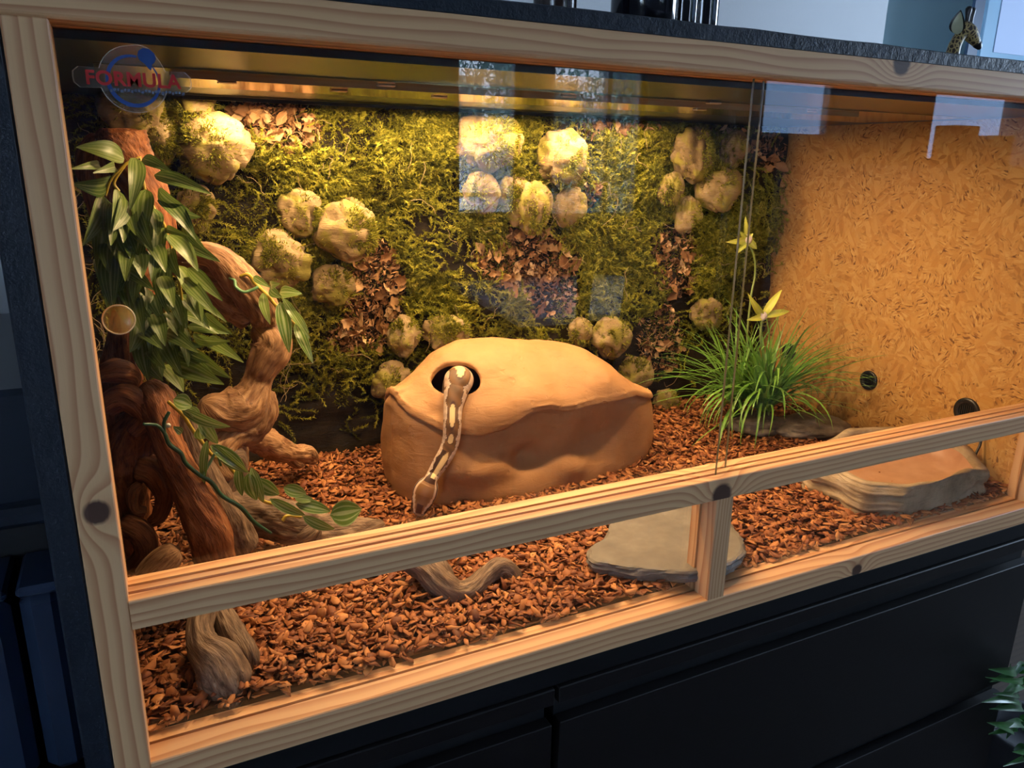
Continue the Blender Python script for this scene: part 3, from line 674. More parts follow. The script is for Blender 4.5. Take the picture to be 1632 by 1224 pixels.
x, z = lp(0, -1); text('FORMULA', 'lettering', M_RED, 29 * sc_, (x, .0299, z), st, 1.0, .9 * sc_)
x, z = lp(22, -17.5)
V = []; Fc = []
for k in range(22):
    a, b = lp(-34 + k * 5.0, -17.5 + (1.2 if k % 3 else -.6)); w_ = sc_ * (1.6 + .6 * (k % 2)); h_ = sc_ * 2.0; o_ = len(V)
    V += [(a - w_, .0301, b - h_), (a + w_, .0301, b - h_), (a + w_ * 1.2, .0301, b + h_), (a - w_ * .8, .0301, b + h_)]; Fc.append((o_, o_ + 1, o_ + 2, o_ + 3))
link('small_print', mesh('small_print', V, Fc, plain('print_grey', (.10, .13, .20), .5)), st)

# ------------------------------------------------------------------ terracotta hide (base + lid) 
M_CLAY = mat_clay()
HY = .565; HX0, HX1 = float(at(612, 700, HY)[0]), float(at(1022, 690, HY)[0])
HCX = (HX0 + HX1) / 2; HA = (HX1 - HX0) / 2; HB = .135; ZS = .045
_top = np.array([at(u, v, HY)[[0, 2]] for u, v in ((610, 652), (622, 633), (640, 605), (665, 575), (700, 552), (740, 543), (790, 545), (850, 551), (910, 550), (945, 562), (980, 585), (1008, 612), (1024, 640))])
def ztop(x): return np.interp(x, _top[:, 0], _top[:, 1])
YF = HY - HB * .80
_bnd = np.array([at(u, v, yy)[[0, 2]] for u, v, yy in ((612, 628, HY), (622, 640, HY - .07), (655, 676, HY - .115), (705, 692, HY - .13), (755, 692, HY - .13), (800, 676, HY - .13), (835, 648, HY - .13), (865, 634, HY - .13), (915, 638, HY - .13), (960, 636, HY - .125), (1003, 622, HY - .10), (1018, 618, HY))])
def zb_front(x): return np.interp(x, _bnd[:, 0], _bnd[:, 1])
def sup(th, e=2.6):
    c_, s_ = np.cos(th), np.sin(th); return np.sign(c_) * np.abs(c_) ** (2 / e), np.sign(s_) * np.abs(s_) ** (2 / e)
def dents(X, Yy, Z, front):
    d = 0
    for (u, v, ru, rv, amp) in ((832, 724, 26, 20, .030), (945, 695, 60, 36, .024), (850, 700, 90, 50, .008), (760, 745, 60, 22, -.016), (830, 775, 110, 26, -.012), (900, 735, 30, 18, -.012), (640, 720, 16, 60, .006)):
        p = at(u, v, YF); m = mpp(p); d = d + amp * np.exp(-((X - p[0]) / (ru * m)) ** 2 - ((Z - p[2]) / (rv * m)) ** 2)
    return np.where(front, d, 0)
NTH, NZ = 220, 70
th = np.linspace(0, 2 * PI, NTH, endpoint=False)
def base_mesh():
    cx_, sx_ = sup(th); prof = []
    V = []
    xr = HCX + HA * cx_; zb = zb_front(xr); zb = np.where(sx_ > 0, zb * (1 - sx_) + .17 * sx_, zb)
    for k in range(NZ):
        t = k / (NZ - 1); bulge = .925 + .075 * math.sin(PI * min(1, t * 1.15 + .0)) ** .7 if t < .9 else .985
        s_ = .955 + .05 * math.sin(PI * (t * .9 + .06))
        if t > .86: s_ *= 1 - .06 * ((t - .86) / .14) ** 1.5
        if t < .06: s_ *= .93 + .07 * (t / .06) ** .5
        z = ZS - .012 + (zb + .012 - ZS + .012) * t
        V.append(np.stack([HCX + HA * s_ * cx_, HY + HB * s_ * sx_, z], 1))
    V = np.stack(V).reshape(-1, 3)
    nrm = V - np.array([HCX, HY, 0]); nrm[:, 0] /= HA ** 2; nrm[:, 1] /= HB ** 2; nrm[:, 2] = 0; nrm /= np.linalg.norm(nrm, axis=1)[:, None]
    d = .020 * (vn(V, 7, 3, 2) - .5) + .008 * (vn(V, 24, 5, 2) - .5) - dents(V[:, 0], V[:, 1], V[:, 2], V[:, 1] < HY)
    V = V + nrm * d[:, None]
    inner = V.reshape(NZ, NTH, 3)[::-1].copy(); inner[..., 0] = HCX + (inner[..., 0] - HCX) * .93; inner[..., 1] = HY + (inner[..., 1] - HY) * .86; inner[..., 2] -= .0
    V = np.vstack([V, inner.reshape(-1, 3)]); n2 = NZ * 2
    f = [(i * NTH + j, i * NTH + (j + 1) % NTH, ((i + 1) % n2) * NTH + (j + 1) % NTH, ((i + 1) % n2) * NTH + j) for i in range(n2) for j in range(NTH)]
    return fixn(mesh('base', V, f, M_CLAY, True))
def lid_mesh(infl=0.0):
    cx_, sx_ = sup(th, 2.5); rim = []; NR = 90; V = []
    xr = HCX + HA * 1.0 * cx_; zb = zb_front(xr); zb = np.where(sx_ > 0, zb * (1 - sx_) + .17 * sx_, zb)
    for k in range(NR):
        rho = 1 - (k / (NR - 1)) ** 1.0
        lip = (.955, .985, 1.0)[k] if k < 3 else 1.0; rho = 1 - max(0, k - 2) / (NR - 3)
        x = HCX + HA * .972 * rho * lip * cx_; y = HY + HB * 1.13 * rho * lip * sx_
        zt = ztop(x); dome = (1 - rho ** 2.5) ** .62
        yy = (y - HY) / HB; zt = np.maximum(zt - .01 * yy ** 2, zb + .016)
        z = zb + (zt - zb) * dome + (.001, -.004, -.001)[k] if k < 3 else zb + (zt - zb) * dome + .004
        # a shallow valley between the beak and the right lobe, a ridge along the lobe
        p = at(868, 596, HY - .09); z = z - .018 * np.exp(-((x - p[0]) / .055) ** 2 - ((y - (HY - .13)) / .08) ** 2)
        q_ = at(715, 560, HY); z = z + .006 * np.exp(-((x - q_[0] + .11) / .04) ** 2)
        V.append(np.stack([x, y, z], 1))
    V = np.stack(V).reshape(-1, 3)
    nrm = V - np.array([HCX, HY, .16]); nrm[:, 0] /= HA ** 2; nrm[:, 1] /= HB ** 2; nrm[:, 2] /= .16 ** 2; nrm /= np.linalg.norm(nrm, axis=1)[:, None]
    d = .018 * (vn(V, 8, 13, 2) - .5) + .007 * (vn(V, 26, 15, 2) - .5)
    for (u, v, ru, rv, amp) in ((770, 655, 45, 30, .012), (960, 600, 40, 22, .012), (650, 640, 22, 18, .008), (660, 615, 14, 12, -.010), (700, 660, 16, 10, -.005), (690, 580, 40, 10, .004)):
        p = at(u, v, HY - .11); m = mpp(p); d = d + amp * np.exp(-((V[:, 0] - p[0]) / (ru * m)) ** 2 - ((V[:, 2] - p[2]) / (rv * m)) ** 2) * (V[:, 1] < HY)
    V = V + nrm * d[:, None]
    f = [(i * NTH + j, i * NTH + (j + 1) % NTH, (i + 1) * NTH + (j + 1) % NTH, (i + 1) * NTH + j) for i in range(NR - 1) for j in range(NTH)]
    return V, f
hide = thing('reptile_hide', 'large terracotta cave hide with a loose lid and an oval hole the snake hangs from', 'hide', (HCX, HY, ZS))
BASE = link('base', base_mesh(), hide)
LV, LF = lid_mesh()
def bvh(me): return BVHTree.FromPolygons([v.co.copy() for v in me.vertices], [tuple(p.vertices) for p in me.polygons])
lb = BVHTree.FromPolygons([Vector(v) for v in LV], LF)
def hit(tree_, u, v):
    d = Vector(ray(u, v)).normalized(); loc, n, i, dist = tree_.ray_cast(Vector(CAM), d); return loc, n
hc, hn = hit(lb, 724, 604)
hl, _ = hit(lb, 690, 606); hr, _ = hit(lb, 765, 597); hu, _ = hit(lb, 735, 580); hd_, _ = hit(lb, 712, 630)
n_ = (hn + Vector((0, -.10, .35))).normalized(); ax = (hr - hl); ax = (ax - n_ * ax.dot(n_)); ra = ax.length / 2 * 1.06; ax.normalize(); ay = n_.cross(ax)
if ay.dot(hu - hd_) < 0: ay = -ay
rb = abs((hu - hd_).dot(ay)) / 2 * 1.18; ctr = (hl + hr + hu + hd_) / 4
rel = LV - np.array(ctr); ea = rel @ np.array(ax) / ra; eb = rel @ np.array(ay) / rb; en = rel @ np.array(n_)
eb = eb + .18 * ea                                                     # the opening is a skewed oval
rad = np.sqrt(ea ** 2 + eb ** 2); near = (np.abs(en) < .07)
inn = near & (rad < 1.0)
keep = [fc for fc in LF if not all(inn[i] for i in fc)]
for i in np.where(inn & (rad > .55))[0]:                               # snap the ragged rim onto the oval
    k_ = 1.0 / rad[i]; LV[i] = np.array(ctr) + np.array(ax) * ea[i] * k_ * ra + np.array(ay) * (eb[i] * k_ - .18 * ea[i] * k_) * rb + np.array(n_) * en[i]
    h_, _, _, _ = lb.ray_cast(Vector(LV[i]) + n_ * .05, -n_, .12)
    if h_ is not None: LV[i] = h_
used = sorted({i for fc in keep for i in fc}); mp_ = {a: b for b, a in enumerate(used)}
import bmesh
lme = mesh('lid_raw', [LV[i] for i in used], [tuple(mp_[i] for i in fc) for fc in keep], M_CLAY, True)
bm = bmesh.new(); bm.from_mesh(lme); bmesh.ops.remove_doubles(bm, verts=bm.verts, dist=2e-5); bmesh.ops.recalc_face_normals(bm, faces=bm.faces)
if sum(f_.normal.z for f_ in bm.faces) < 0: bmesh.ops.reverse_faces(bm, faces=bm.faces)
bm.to_mesh(lme); bm.free()
lid0 = bpy.data.objects.new('lid_raw', lme); COL.objects.link(lid0)
def baked(o, mods):
    for (typ, kw) in mods:
        m = o.modifiers.new(typ, typ)
        for k, v in kw.items(): setattr(m, k, v)
    bpy.context.view_layer.update(); dg = bpy.context.evaluated_depsgraph_get(); return bpy.data.meshes.new_from_object(o.evaluated_get(dg))
lm = baked(lid0, [('SOLIDIFY', dict(thickness=.013, offset=-1)), ('REMESH', dict(mode='VOXEL', voxel_size=.0026)), ('SMOOTH', dict(iterations=6, factor=.6))])
bpy.data.objects.remove(lid0)
lm.materials.clear(); lm.materials.append(M_CLAY); lm.polygons.foreach_set('use_smooth', [True] * len(lm.polygons)); lm.name = 'lid'
LID = link('lid', lm, hide)

# ------------------------------------------------------------------ ball python
hb = BVHTree.FromPolygons([v.co.copy() for v in lm.vertices] + [v.co.copy() for v in BASE.data.vertices],
                          [tuple(p.vertices) for p in lm.polygons] + [tuple(i + len(lm.vertices) for i in p.vertices) for p in BASE.data.polygons])
path = [(731, 605, 21.5), (727, 622, 18.3), (722, 650, 14.2), (721, 677, 13.4), (719, 700, 12.8), (713, 719, 12.4), (702, 738, 11.6), (691, 756, 9.8)]
pts = []
for i, (u, v, r_) in enumerate(path):
    l, n = hit(lb, u, v)
    if l is None: l, n = hit(hb, u, v)
    rm = r_ * mpp(l); pts.append((*(l + (n * .5 + Vector((0, -.45, .35 if i < 2 else .15))).normalized() * rm * (.35 if i == 0 else .95)), rm))
yl = min(p[1] for p in pts[2:5])
for i in range(4, len(pts)):
    u, v, r_ = path[i]; q = at(u, v, yl - .001 * (i - 3)); pts[i] = (*q, r_ * mpp(q))
for i in range(0, 4):                                                  # keep each station on its own line of sight
    u, v, r_ = path[i]; q = at(u, v, pts[i][1]); pts[i] = (*q, r_ * mpp(q))
for (u, v, r_) in ((687, 763, 9.8), (683, 772, 14.5), (678, 783, 16.5), (674, 795, 15.0), (670, 806, 13.5), (668, 813, 12.0), (667, 818, 9.5), (666, 821, 4.5)):
    q = at(u, v, yl - .010); pts.append((*q, r_ * mpp(q)))
inside = [(pts[0][0] + .02, pts[0][1] + .09, pts[0][2] - .10, .016), (pts[0][0] + .008, pts[0][1] + .055, pts[0][2] - .035, .0165)]
S = spline(np.array(inside + pts), 440); C = S[:, :3]; r = S[:, 3] * 1.08; n = 440; seg = 64
Tg = np.gradient(C, axis=0); Tg /= np.linalg.norm(Tg, axis=1)[:, None]
up = -ray(700, 690) + np.array([0, 0, .12]); up /= np.linalg.norm(up)
Bn = up - Tg * (Tg @ up)[:, None]; Bn /= np.linalg.norm(Bn, axis=1)[:, None]; Sd = np.cross(Tg, Bn)
arc = np.concatenate([[0], np.cumsum(np.linalg.norm(np.diff(C, axis=0), axis=1))]); Ltot = arc[-1]
k0 = int(np.argmin(np.linalg.norm(C - np.array(pts[8][:3]), axis=1))); hs = np.clip((arc - arc[k0]) / (Ltot - arc[k0]), 0, 1)  # 0 neck .. 1 snout
thv = np.linspace(0, 2 * PI, seg, endpoint=False)
side_k = 1 + .10 * np.sin(PI * np.clip(hs * 1.15, 0, 1)); top_k = 1 - .22 * hs
V = C[:, None] + r[:, None, None] * (np.sin(thv)[None, :, None] * Sd[:, None] * side_k[:, None, None] + np.cos(thv)[None, :, None] * Bn[:, None] * np.where(hs > 0, top_k, 1)[:, None, None] * .92)
# eye sockets and brow
ang = (thv + PI) % (2 * PI) - PI
for i in range(n):
    if hs[i] > .05:
        for j in range(seg):
            a = ang[j]; brow = math.exp(-((hs[i] - .60) / .09) ** 2 - ((abs(a) - 1.0) / .28) ** 2)
            V[i, j] += (V[i, j] - C[i]) * .10 * brow
Vf = V.reshape(-1, 3); Fc = [(i * seg + j, i * seg + (j + 1) % seg, (i + 1) * seg + (j + 1) % seg, (i + 1) * seg + j) for i in range(n - 1) for j in range(seg)] + [tuple(range(seg - 1, -1, -1)), tuple(range((n - 1) * seg, n * seg))]
sm = fixn(mesh('ball_python', Vf, Fc, mat_col('snake_skin', .42, .45, 1400, .35), True))
BRN, DRK, CRM, LAV, EDG = np.array((.15, .072, .026)), np.array((.038, .014, .008)), np.array((.66, .47, .22)), np.array((.50, .36, .26)), np.array((.62, .50, .40))
col = np.zeros((n, seg, 3)); vis = [int(np.argmin(np.linalg.norm(C - np.array(p[:3]), axis=1))) for p in pts]
def sv(i):  # station index along visible path 0..8 (0 = hole, 8 = neck)
    return np.interp(i, vis[:9], range(9))
ovals = [(.05, .0, .45, .34), (2.50, .05, .62, .33), (3.85, .05, .40, .33)]
for i in range(n):
    s_ = float(sv(i))
    for j in range(seg):
        a = float(ang[j]); c_ = BRN * (1.0 + .28 * math.sin(s_ * 9 + a * 3))
        side_edge = .76 + .12 * math.sin(s_ * 4.6) + .06 * math.sin(s_ * 11 + 1)
        if hs[i] <= 0:
            if abs(a) > side_edge: c_ = LAV * (1 + .12 * math.sin(s_ * 17)); 
            if side_edge - .10 < abs(a) < side_edge + .02: c_ = EDG if abs(a) > side_edge - .03 else DRK * 1.5
            if abs(a) > 1.9: c_ = EDG
            if abs(a) > side_edge + .3 and abs(math.sin(s_ * 1.9 + 1.0)) < .13: c_ = BRN * .8
            for (so, ao, ls, la) in ovals:
                d = ((s_ - so) / ls) ** 2 + ((a - ao) / la) ** 2
                if d < 1: c_ = CRM
                elif d < 1.5: c_ = DRK * 1.8
            if 4.95 < s_ < 8.1:                         # the long pale neck bar beside a dark one
                w_ = min(1, (s_ - 4.95) * 2) * .34
                if abs(a + .18) < w_: c_ = CRM
                elif a > 0 and a < side_edge - .05: c_ = DRK
        else:
            h_ = float(hs[i]); c_ = BRN * (1.75 - .3 * abs(a))
            if h_ < .07 and abs(a) < .9: c_ = DRK * 1.4
            line = .98 - .50 * max(0, (h_ - .40) / .60)
            if abs(abs(a) - line) < .15 and h_ < .93: c_ = LAV * 1.15
            elif abs(a) > line + .13: c_ = DRK * 1.3
            if abs(a) > 1.45: c_ = EDG * .9
            if .42 < h_ < .66 and abs(a) < .5: c_ = c_ * .8
            if .66 < h_ < .9 and abs(a) < .34: c_ = DRK * 1.8
            if h_ > .90: c_ = LAV * .55
        col[i, j] = np.clip(c_, 0, 1)
ca = sm.color_attributes.new('Col', 'FLOAT_COLOR', 'POINT'); ca.data.foreach_set('color', np.concatenate([col.reshape(-1, 3), np.ones((n * seg, 1))], 1).astype(np.float32).ravel())
snake = link('ball_python', sm, None, 'brown ball python with cream ovals hanging head down from the hole in the hide', 'snake')
ie = int(np.argmin(np.abs(hs - .62)))
for sgn in (-1, 1):
    a = sgn * 1.18; P = C[ie] + r[ie] * (math.sin(a) * Sd[ie] * side_k[ie] + math.cos(a) * Bn[ie] * top_k[ie] * .92) * .93
    e_ = rocky('eye', .0021, .0021, .0021, 1, plain('snake_eye', (.005, .004, .004), .05, 0, 1), 0, 10)
    eo = link('eye', e_, snake, loc=tuple(map(float, P)))
    a = sgn * .55; i2 = int(np.argmin(np.abs(hs - .93))); P = C[i2] + r[i2] * (math.sin(a) * Sd[i2] + math.cos(a) * Bn[i2] * .75) * .99
    link('nostril', rocky('nostril', .0006, .0006, .0006, 1, plain('snake_dark', (.01, .006, .005), .6), 0, 8), snake, loc=tuple(map(float, P)))

# ------------------------------------------------------------------ bark substrate
M_SOIL = mat_rock('dark_substrate', (.03, .012, .006), (.08, .03, .012), (.14, .055, .02))
def zfloor(x, y):
    x = np.asarray(x, float); y = np.asarray(y, float); P = np.stack([x, y, x * 0], -1).reshape(-1, 3)
    b = (vn(P, 6, 2, 2) - .5) * .016
    return .040 + b.reshape(x.shape) + .012 * np.clip((y - .45) / .3, 0, 1) - .004 * np.clip(1 - y / .1, 0, 1)
nx, ny = 150, 74; X, Yg = np.meshgrid(np.linspace(.001, XE - .001, nx), np.linspace(.054, DEP - .001, ny), indexing='ij')
V = np.stack([X, Yg, zfloor(X, Yg)], -1).reshape(-1, 3)
Fq = np.array([(i * ny + j, (i + 1) * ny + j, (i + 1) * ny + j + 1, i * ny + j + 1) for i in range(nx - 1) for j in range(ny - 1)])
sub = thing('bark_substrate', 'loose reddish bark chips spread over the whole terrarium floor', 'bark chips', (.8, .43, 0), kind='stuff')
link('soil', np_mesh('soil', V, Fq, M_SOIL, True), sub, kind='stuff')
CH = [(0, (.08, .020, .007)), (.25, (.17, .048, .015)), (.5, (.27, .088, .027)), (.75, (.38, .145, .045)), (1, (.56, .26, .10))]
M_CHIP = mat_var('bark_chip_mix', CH, .62, 'rnd', .35, nscale=150)
def chip_proto(rng_, k=1):
    """curved irregular flake: six-sided outline with thickness"""
    a = np.linspace(0, 2 * PI, 6, endpoint=False); out = []
    rx = rng_.uniform(.55, 1.3, (k, 6)); X = np.cos(a) * rx; Y_ = np.sin(a) * rx * rng_.uniform(.30, .72, (k, 1))
    cur = rng_.uniform(-.8, .8, (k, 1)); Z = cur * X ** 2 * .5 + rng_.uniform(-.12, .12, (k, 6)); tk = rng_.uniform(.03, .11, (k, 1))
    top = np.stack([X * .92, Y_ * .92, Z + tk], -1); bot = np.stack([X, Y_, Z - tk], -1)
    return np.concatenate([top, bot], 1)                # (k, 12, 3)
CF = np.array([(0, 1, 2, 3), (0, 3, 4, 5), (9, 8, 7, 6), (11, 10, 9, 6)] + [(i, 6 + i, 6 + (i + 1) % 6, (i + 1) % 6) for i in range(6)])
def rotm(ax, an):
    ax = ax / np.linalg.norm(ax, axis=-1, keepdims=True); c_ = np.cos(an)[:, None, None]; s_ = np.sin(an)[:, None, None]; x, y, z = ax.T
    K = np.zeros((len(ax), 3, 3)); K[:, 0, 1] = -z; K[:, 0, 2] = y; K[:, 1, 0] = z; K[:, 1, 2] = -x; K[:, 2, 0] = -y; K[:, 2, 1] = x
    return np.eye(3) + s_ * K + (1 - c_) * (K @ K)
def chips(N, xlo, xhi, ylo, yhi, rg, s0=.0050, s1=.0118):
    x = rg.uniform(xlo, xhi, N); y = rg.uniform(ylo, yhi, N); P = chip_proto(rg, N); s_ = rg.uniform(s0, s1, N)
    Rz = rotm(np.tile([0, 0, 1.], (N, 1)), rg.uniform(0, 2 * PI, N)); Rt = rotm(np.stack([rg.normal(size=N), rg.normal(size=N), np.zeros(N) + 1e-6], 1), rg.normal(0, .55, N))
    P = np.einsum('nij,nkj->nki', Rt @ Rz, P * s_[:, None, None]); z = zfloor(x, y) + rg.uniform(0, .012, N)
    return P + np.stack([x, y, z], 1)[:, None]
rg = np.random.default_rng(21)
PC = chips(26000, .008, XE - .008, .047, DEP - .03, rg)
N = len(PC); FA = (CF[None] + (np.arange(N) * 12)[:, None, None]).reshape(-1, 4)
link('bark_chips', np_mesh('bark_chips', PC.reshape(-1, 3), FA, M_CHIP, False, np.repeat(rg.uniform(0, 1, N), 12)), sub, kind='stuff')
M_CHIP1 = mat_info('bark_chip', CH, .62, 150)
pm = [np_mesh('bark_chip', chip_proto(np.random.default_rng(300 + k))[0] * .0105, CF, M_CHIP1) for k in range(8)]
GC = 'bark chips lying near the lower front panes'
k = 0
while k < 290:
    u = rg.uniform(225, 1560); lo = 1150 - (u - 230) * .278; v = rg.uniform(lo - 120, lo - 4); p = atz(u, v, .05)
    if not (.04 < p[0] < 1.59 and .062 < p[1] < .26): continue
    if .66 < p[0] < .96 and .10 < p[1]: continue
    if p[0] > 1.2: continue
    o = link('bark_chip', pm[k % 8], None, 'reddish brown bark chip lying just inside the lower front pane', 'bark chip', GC, loc=(float(p[0]), float(p[1]), float(zfloor(p[0], p[1])) + .0095))
    o.rotation_euler = (rg.normal(0, .45), rg.normal(0, .45), rg.uniform(0, 6.28)); s_ = rg.uniform(.75, 1.25); o.scale = (s_, s_, s_); k += 1

# ------------------------------------------------------------------ moss wall (one glued background panel with stones, moss and litter)
YM = .772
wall = thing('moss_background', 'tall background wall of cushion moss, stones and dry leaves glued together', 'moss wall', (.8, .80, .04))
nx, nz = 190, 90; X, Z = np.meshgrid(np.linspace(.002, XE - .012, nx), np.linspace(.02, .757, nz), indexing='ij')
def ywall(x, z):
    x = np.asarray(x, float); z = np.asarray(z, float); P = np.stack([x, z, x * 0], -1).reshape(-1, 3)
    return YM + .012 - .050 * (vn(P, 5.5, 31, 2).reshape(x.shape) - .35) - .03 * (vn(P, 18, 33, 2).reshape(x.shape) - .5)
Yw = ywall(X, Z); V = np.stack([X, Yw, Z], -1).reshape(-1, 3)
Fq = np.array([(i * nz + j, (i + 1) * nz + j, (i + 1) * nz + j + 1, i * nz + j + 1) for i in range(nx - 1) for j in range(nz - 1)])
rim = np.array([(i * nz, j * nz, 0, 0) for i, j in ()], int).reshape(0, 4)
M_PEAT = mat_rock('peat_board', (.007, .004, .002), (.014, .009, .005), (.03, .019, .010))
link('peat_board', np_mesh('peat_board', V, Fq, M_PEAT, True), wall)
M_STONE = mat_rock('wall_stone', (.12, .078, .035), (.21, .145, .070), (.34, .25, .14), .75)
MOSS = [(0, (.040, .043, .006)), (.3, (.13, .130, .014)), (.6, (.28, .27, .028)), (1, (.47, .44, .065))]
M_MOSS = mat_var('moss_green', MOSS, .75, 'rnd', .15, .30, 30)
STONES = [(210, 172, 46, 46, .04), (246, 214, 32, 42, .03), (303, 170, 42, 34, .02), (341, 238, 57, 49, .03), (312, 332, 28, 33, .02), (478, 337, 33, 37, .01), (553, 373, 47, 46, .02), (445, 415, 50, 45, .02),
          (530, 457, 32, 30, .01), (642, 537, 25, 30, .01), (625, 607, 30, 30, .01), (712, 530, 40, 30, .01), (778, 222, 52, 46, .01), (765, 308, 30, 34, .01), (820, 318, 26, 36, .0), (897, 252, 40, 46, .02),
          (849, 328, 28, 44, .02), (907, 330, 27, 30, .01), (1104, 248, 33, 43, .02), (1171, 237, 23, 26, .01), (1146, 299, 37, 36, .03), (1069, 302, 20, 25, .01), (1095, 343, 21, 28, .01), (1128, 500, 26, 26, .01),
          (974, 538, 31, 31, .02), (925, 527, 19, 23, .01), (1013, 599, 30, 30, .01), (1060, 640, 22, 20, .0), (560, 330, 20, 14, .0)]
rgm = np.random.default_rng(77)
for k, (u, v, ru, rv, out) in enumerate(STONES):
    p = at(u, v, .752 - out); m = mpp(p); rx_, rz_ = ru * m * 1.04, rv * m * 1.04
    so = link('stone', rocky('stone', rx_, (rx_ + rz_) * .36, rz_, 40 + k, M_STONE, .27, 26), wall, loc=tuple(map(float, p)))
    # moss tufts over one shoulder of the stone
    Nn = int(2200 * (ru / 35)); th_, ph_ = rgm.uniform(-1.1, 1.1), rgm.uniform(-.6, .9); D0 = np.array([math.sin(th_), -1.1, ph_]); D0 /= np.linalg.norm(D0)
    Dn = D0 + rgm.normal(0, .50, (Nn, 3)); Dn /= np.linalg.norm(Dn, axis=1)[:, None]; cl = vn(Dn, 3.0, k, 2) > .47; Dn = Dn[cl & (Dn[:, 1] < .1)]
    Cc = p + Dn * np.array([rx_, (rx_ + rz_) * .36, rz_]) * .985
    v_, f_ = needles(Cc, Dn + rgm.normal(0, .45, Dn.shape), 0.0062, rgm, .0011)
    link('moss', np_mesh('moss', v_, f_, M_MOSS, False, np.repeat(rgm.uniform(.05, .85, len(Cc)), 3)), so, kind='stuff')
# feathery moss strands
def inlit(u, v):
    for (a, b, c_, d_) in LITTER:
        if ((u - a) / c_) ** 2 + ((v - b) / d_) ** 2 < 1: return True
    return False
LITTER = [(455, 205, 62, 40), (400, 190, 40, 34), (598, 470, 50, 92), (560, 545, 36, 34), (845, 415, 88, 52), (880, 470, 50, 40), (985, 195, 62, 30), (1080, 418, 42, 58), (1062, 545, 36, 58), (1228, 240, 24, 36), (1160, 205, 40, 14), (940, 300, 20, 30)]
def proj(P):
    q = (np.asarray(P) - CAM) @ R3; return 816 + F * q[..., 0] / q[..., 1], 612 - F * q[..., 2] / q[..., 1]
NS = 11000; VV = []; RN = []; K = 34
xs_ = rgm.uniform(.01, XE - .03, NS * 3); zs_ = rgm.uniform(.05, .755, NS * 3); us, vs = proj(np.stack([xs_, np.full(NS * 3, YM - .02), zs_], 1))
dens = np.clip((zs_ - .06) / .40, .05, 1) ** 1.6; dens *= np.where(us < 380, .30, 1) * np.where((us > 380) & (us < 520) & (vs < 300), .7, 1) * np.where((us > 1190), .35, 1)
patch = vn(np.stack([xs_, zs_, xs_ * 0], 1), 13, 51, 2); dens *= np.clip((patch - .38) * 5, .10, 1)
ok = rgm.uniform(0, 1, NS * 3) < dens
ok &= ~np.array([inlit(a, b) for a, b in zip(us, vs)])
for (u, v, ru, rv, o_) in STONES: ok &= ((us - u) / (ru * .85)) ** 2 + ((vs - v) / (rv * .85)) ** 2 > 1
xs_, zs_ = xs_[ok][:NS], zs_[ok][:NS]; N = len(xs_)
L = rgm.uniform(.022, .062, N); ang0 = vn(np.stack([xs_, zs_, xs_ * 0], 1), 5, 61, 1) * 5.5 + rgm.normal(0, .7, N) - 1.6
t = np.linspace(0, 1, K)[None]; cur = rgm.normal(0, 1.1, N)[:, None]
A = ang0[:, None] + cur * t; st = L[:, None] / K
dx = np.cumsum(np.cos(A) * st, 1); dz = np.cumsum(np.sin(A) * st, 1) - (t ** 2) * L[:, None] * .25
bx, bz = xs_[:, None] + dx, zs_[:, None] + dz; lift = np.sin(t * PI * .8 + .15) * (rgm.uniform(.003, .020, N) + .030 * np.clip(vn(np.stack([xs_, zs_, xs_ * 0], 1), 17, 81, 2) - .45, 0, 1) * 2)[:, None]
by = ywall(bx, bz) - .003 - lift; bz = np.minimum(bz, .752)
Cn = np.stack([bx, by, bz], -1); Tn = np.gradient(Cn, axis=1); Tn /= np.linalg.norm(Tn, axis=2)[..., None] + 1e-9
CC = np.repeat(Cn.reshape(-1, 3), 2, 0); TT = np.repeat(Tn.reshape(-1, 3), 2, 0); Rn = rgm.normal(size=CC.shape); Rn -= TT * (Rn * TT).sum(1)[:, None]; Rn /= np.linalg.norm(Rn, axis=1)[:, None]
Dn = Rn * .9 + TT * .75; v_, f_ = needles(CC, Dn, .0058, rgm, .0011)
rn = np.repeat(np.clip(rgm.normal(.50, .24, N) - .25 * np.clip(1 - zs_ / .35, 0, 1), 0, 1), K * 2); rn = np.clip(rn + rgm.normal(0, .08, len(rn)), 0, 1)  # lower strands darkened: shade toward the floor put into the colour
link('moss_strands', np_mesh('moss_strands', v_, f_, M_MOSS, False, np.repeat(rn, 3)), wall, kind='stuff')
# short moss carpet
NCp = 110000; xc = rgm.uniform(.01, XE - .02, NCp); zc = rgm.uniform(.05, .755, NCp); uc, vc = proj(np.stack([xc, np.full(NCp, YM - .01), zc], 1))
okc = vn(np.stack([xc, zc, xc * 0], 1), 11, 71, 2) > np.interp(zc, [.05, .3, .5, .75], [.74, .58, .46, .36]); okc &= (uc > 360) | (rgm.uniform(0, 1, NCp) < .25)
xc, zc = xc[okc], zc[okc]; Cc = np.stack([xc, ywall(xc, zc), zc], 1); Dn = np.tile([0, -1., .1], (len(xc), 1)) + rgm.normal(0, .7, (len(xc), 3)); Dn /= np.linalg.norm(Dn, axis=1)[:, None]
v_, f_ = needles(Cc, Dn, .009, rgm, .0011); link('moss_carpet', np_mesh('moss_carpet', v_, f_, M_MOSS, False, np.repeat(rgm.uniform(.05, .8, len(xc)), 3)), wall, kind='stuff')
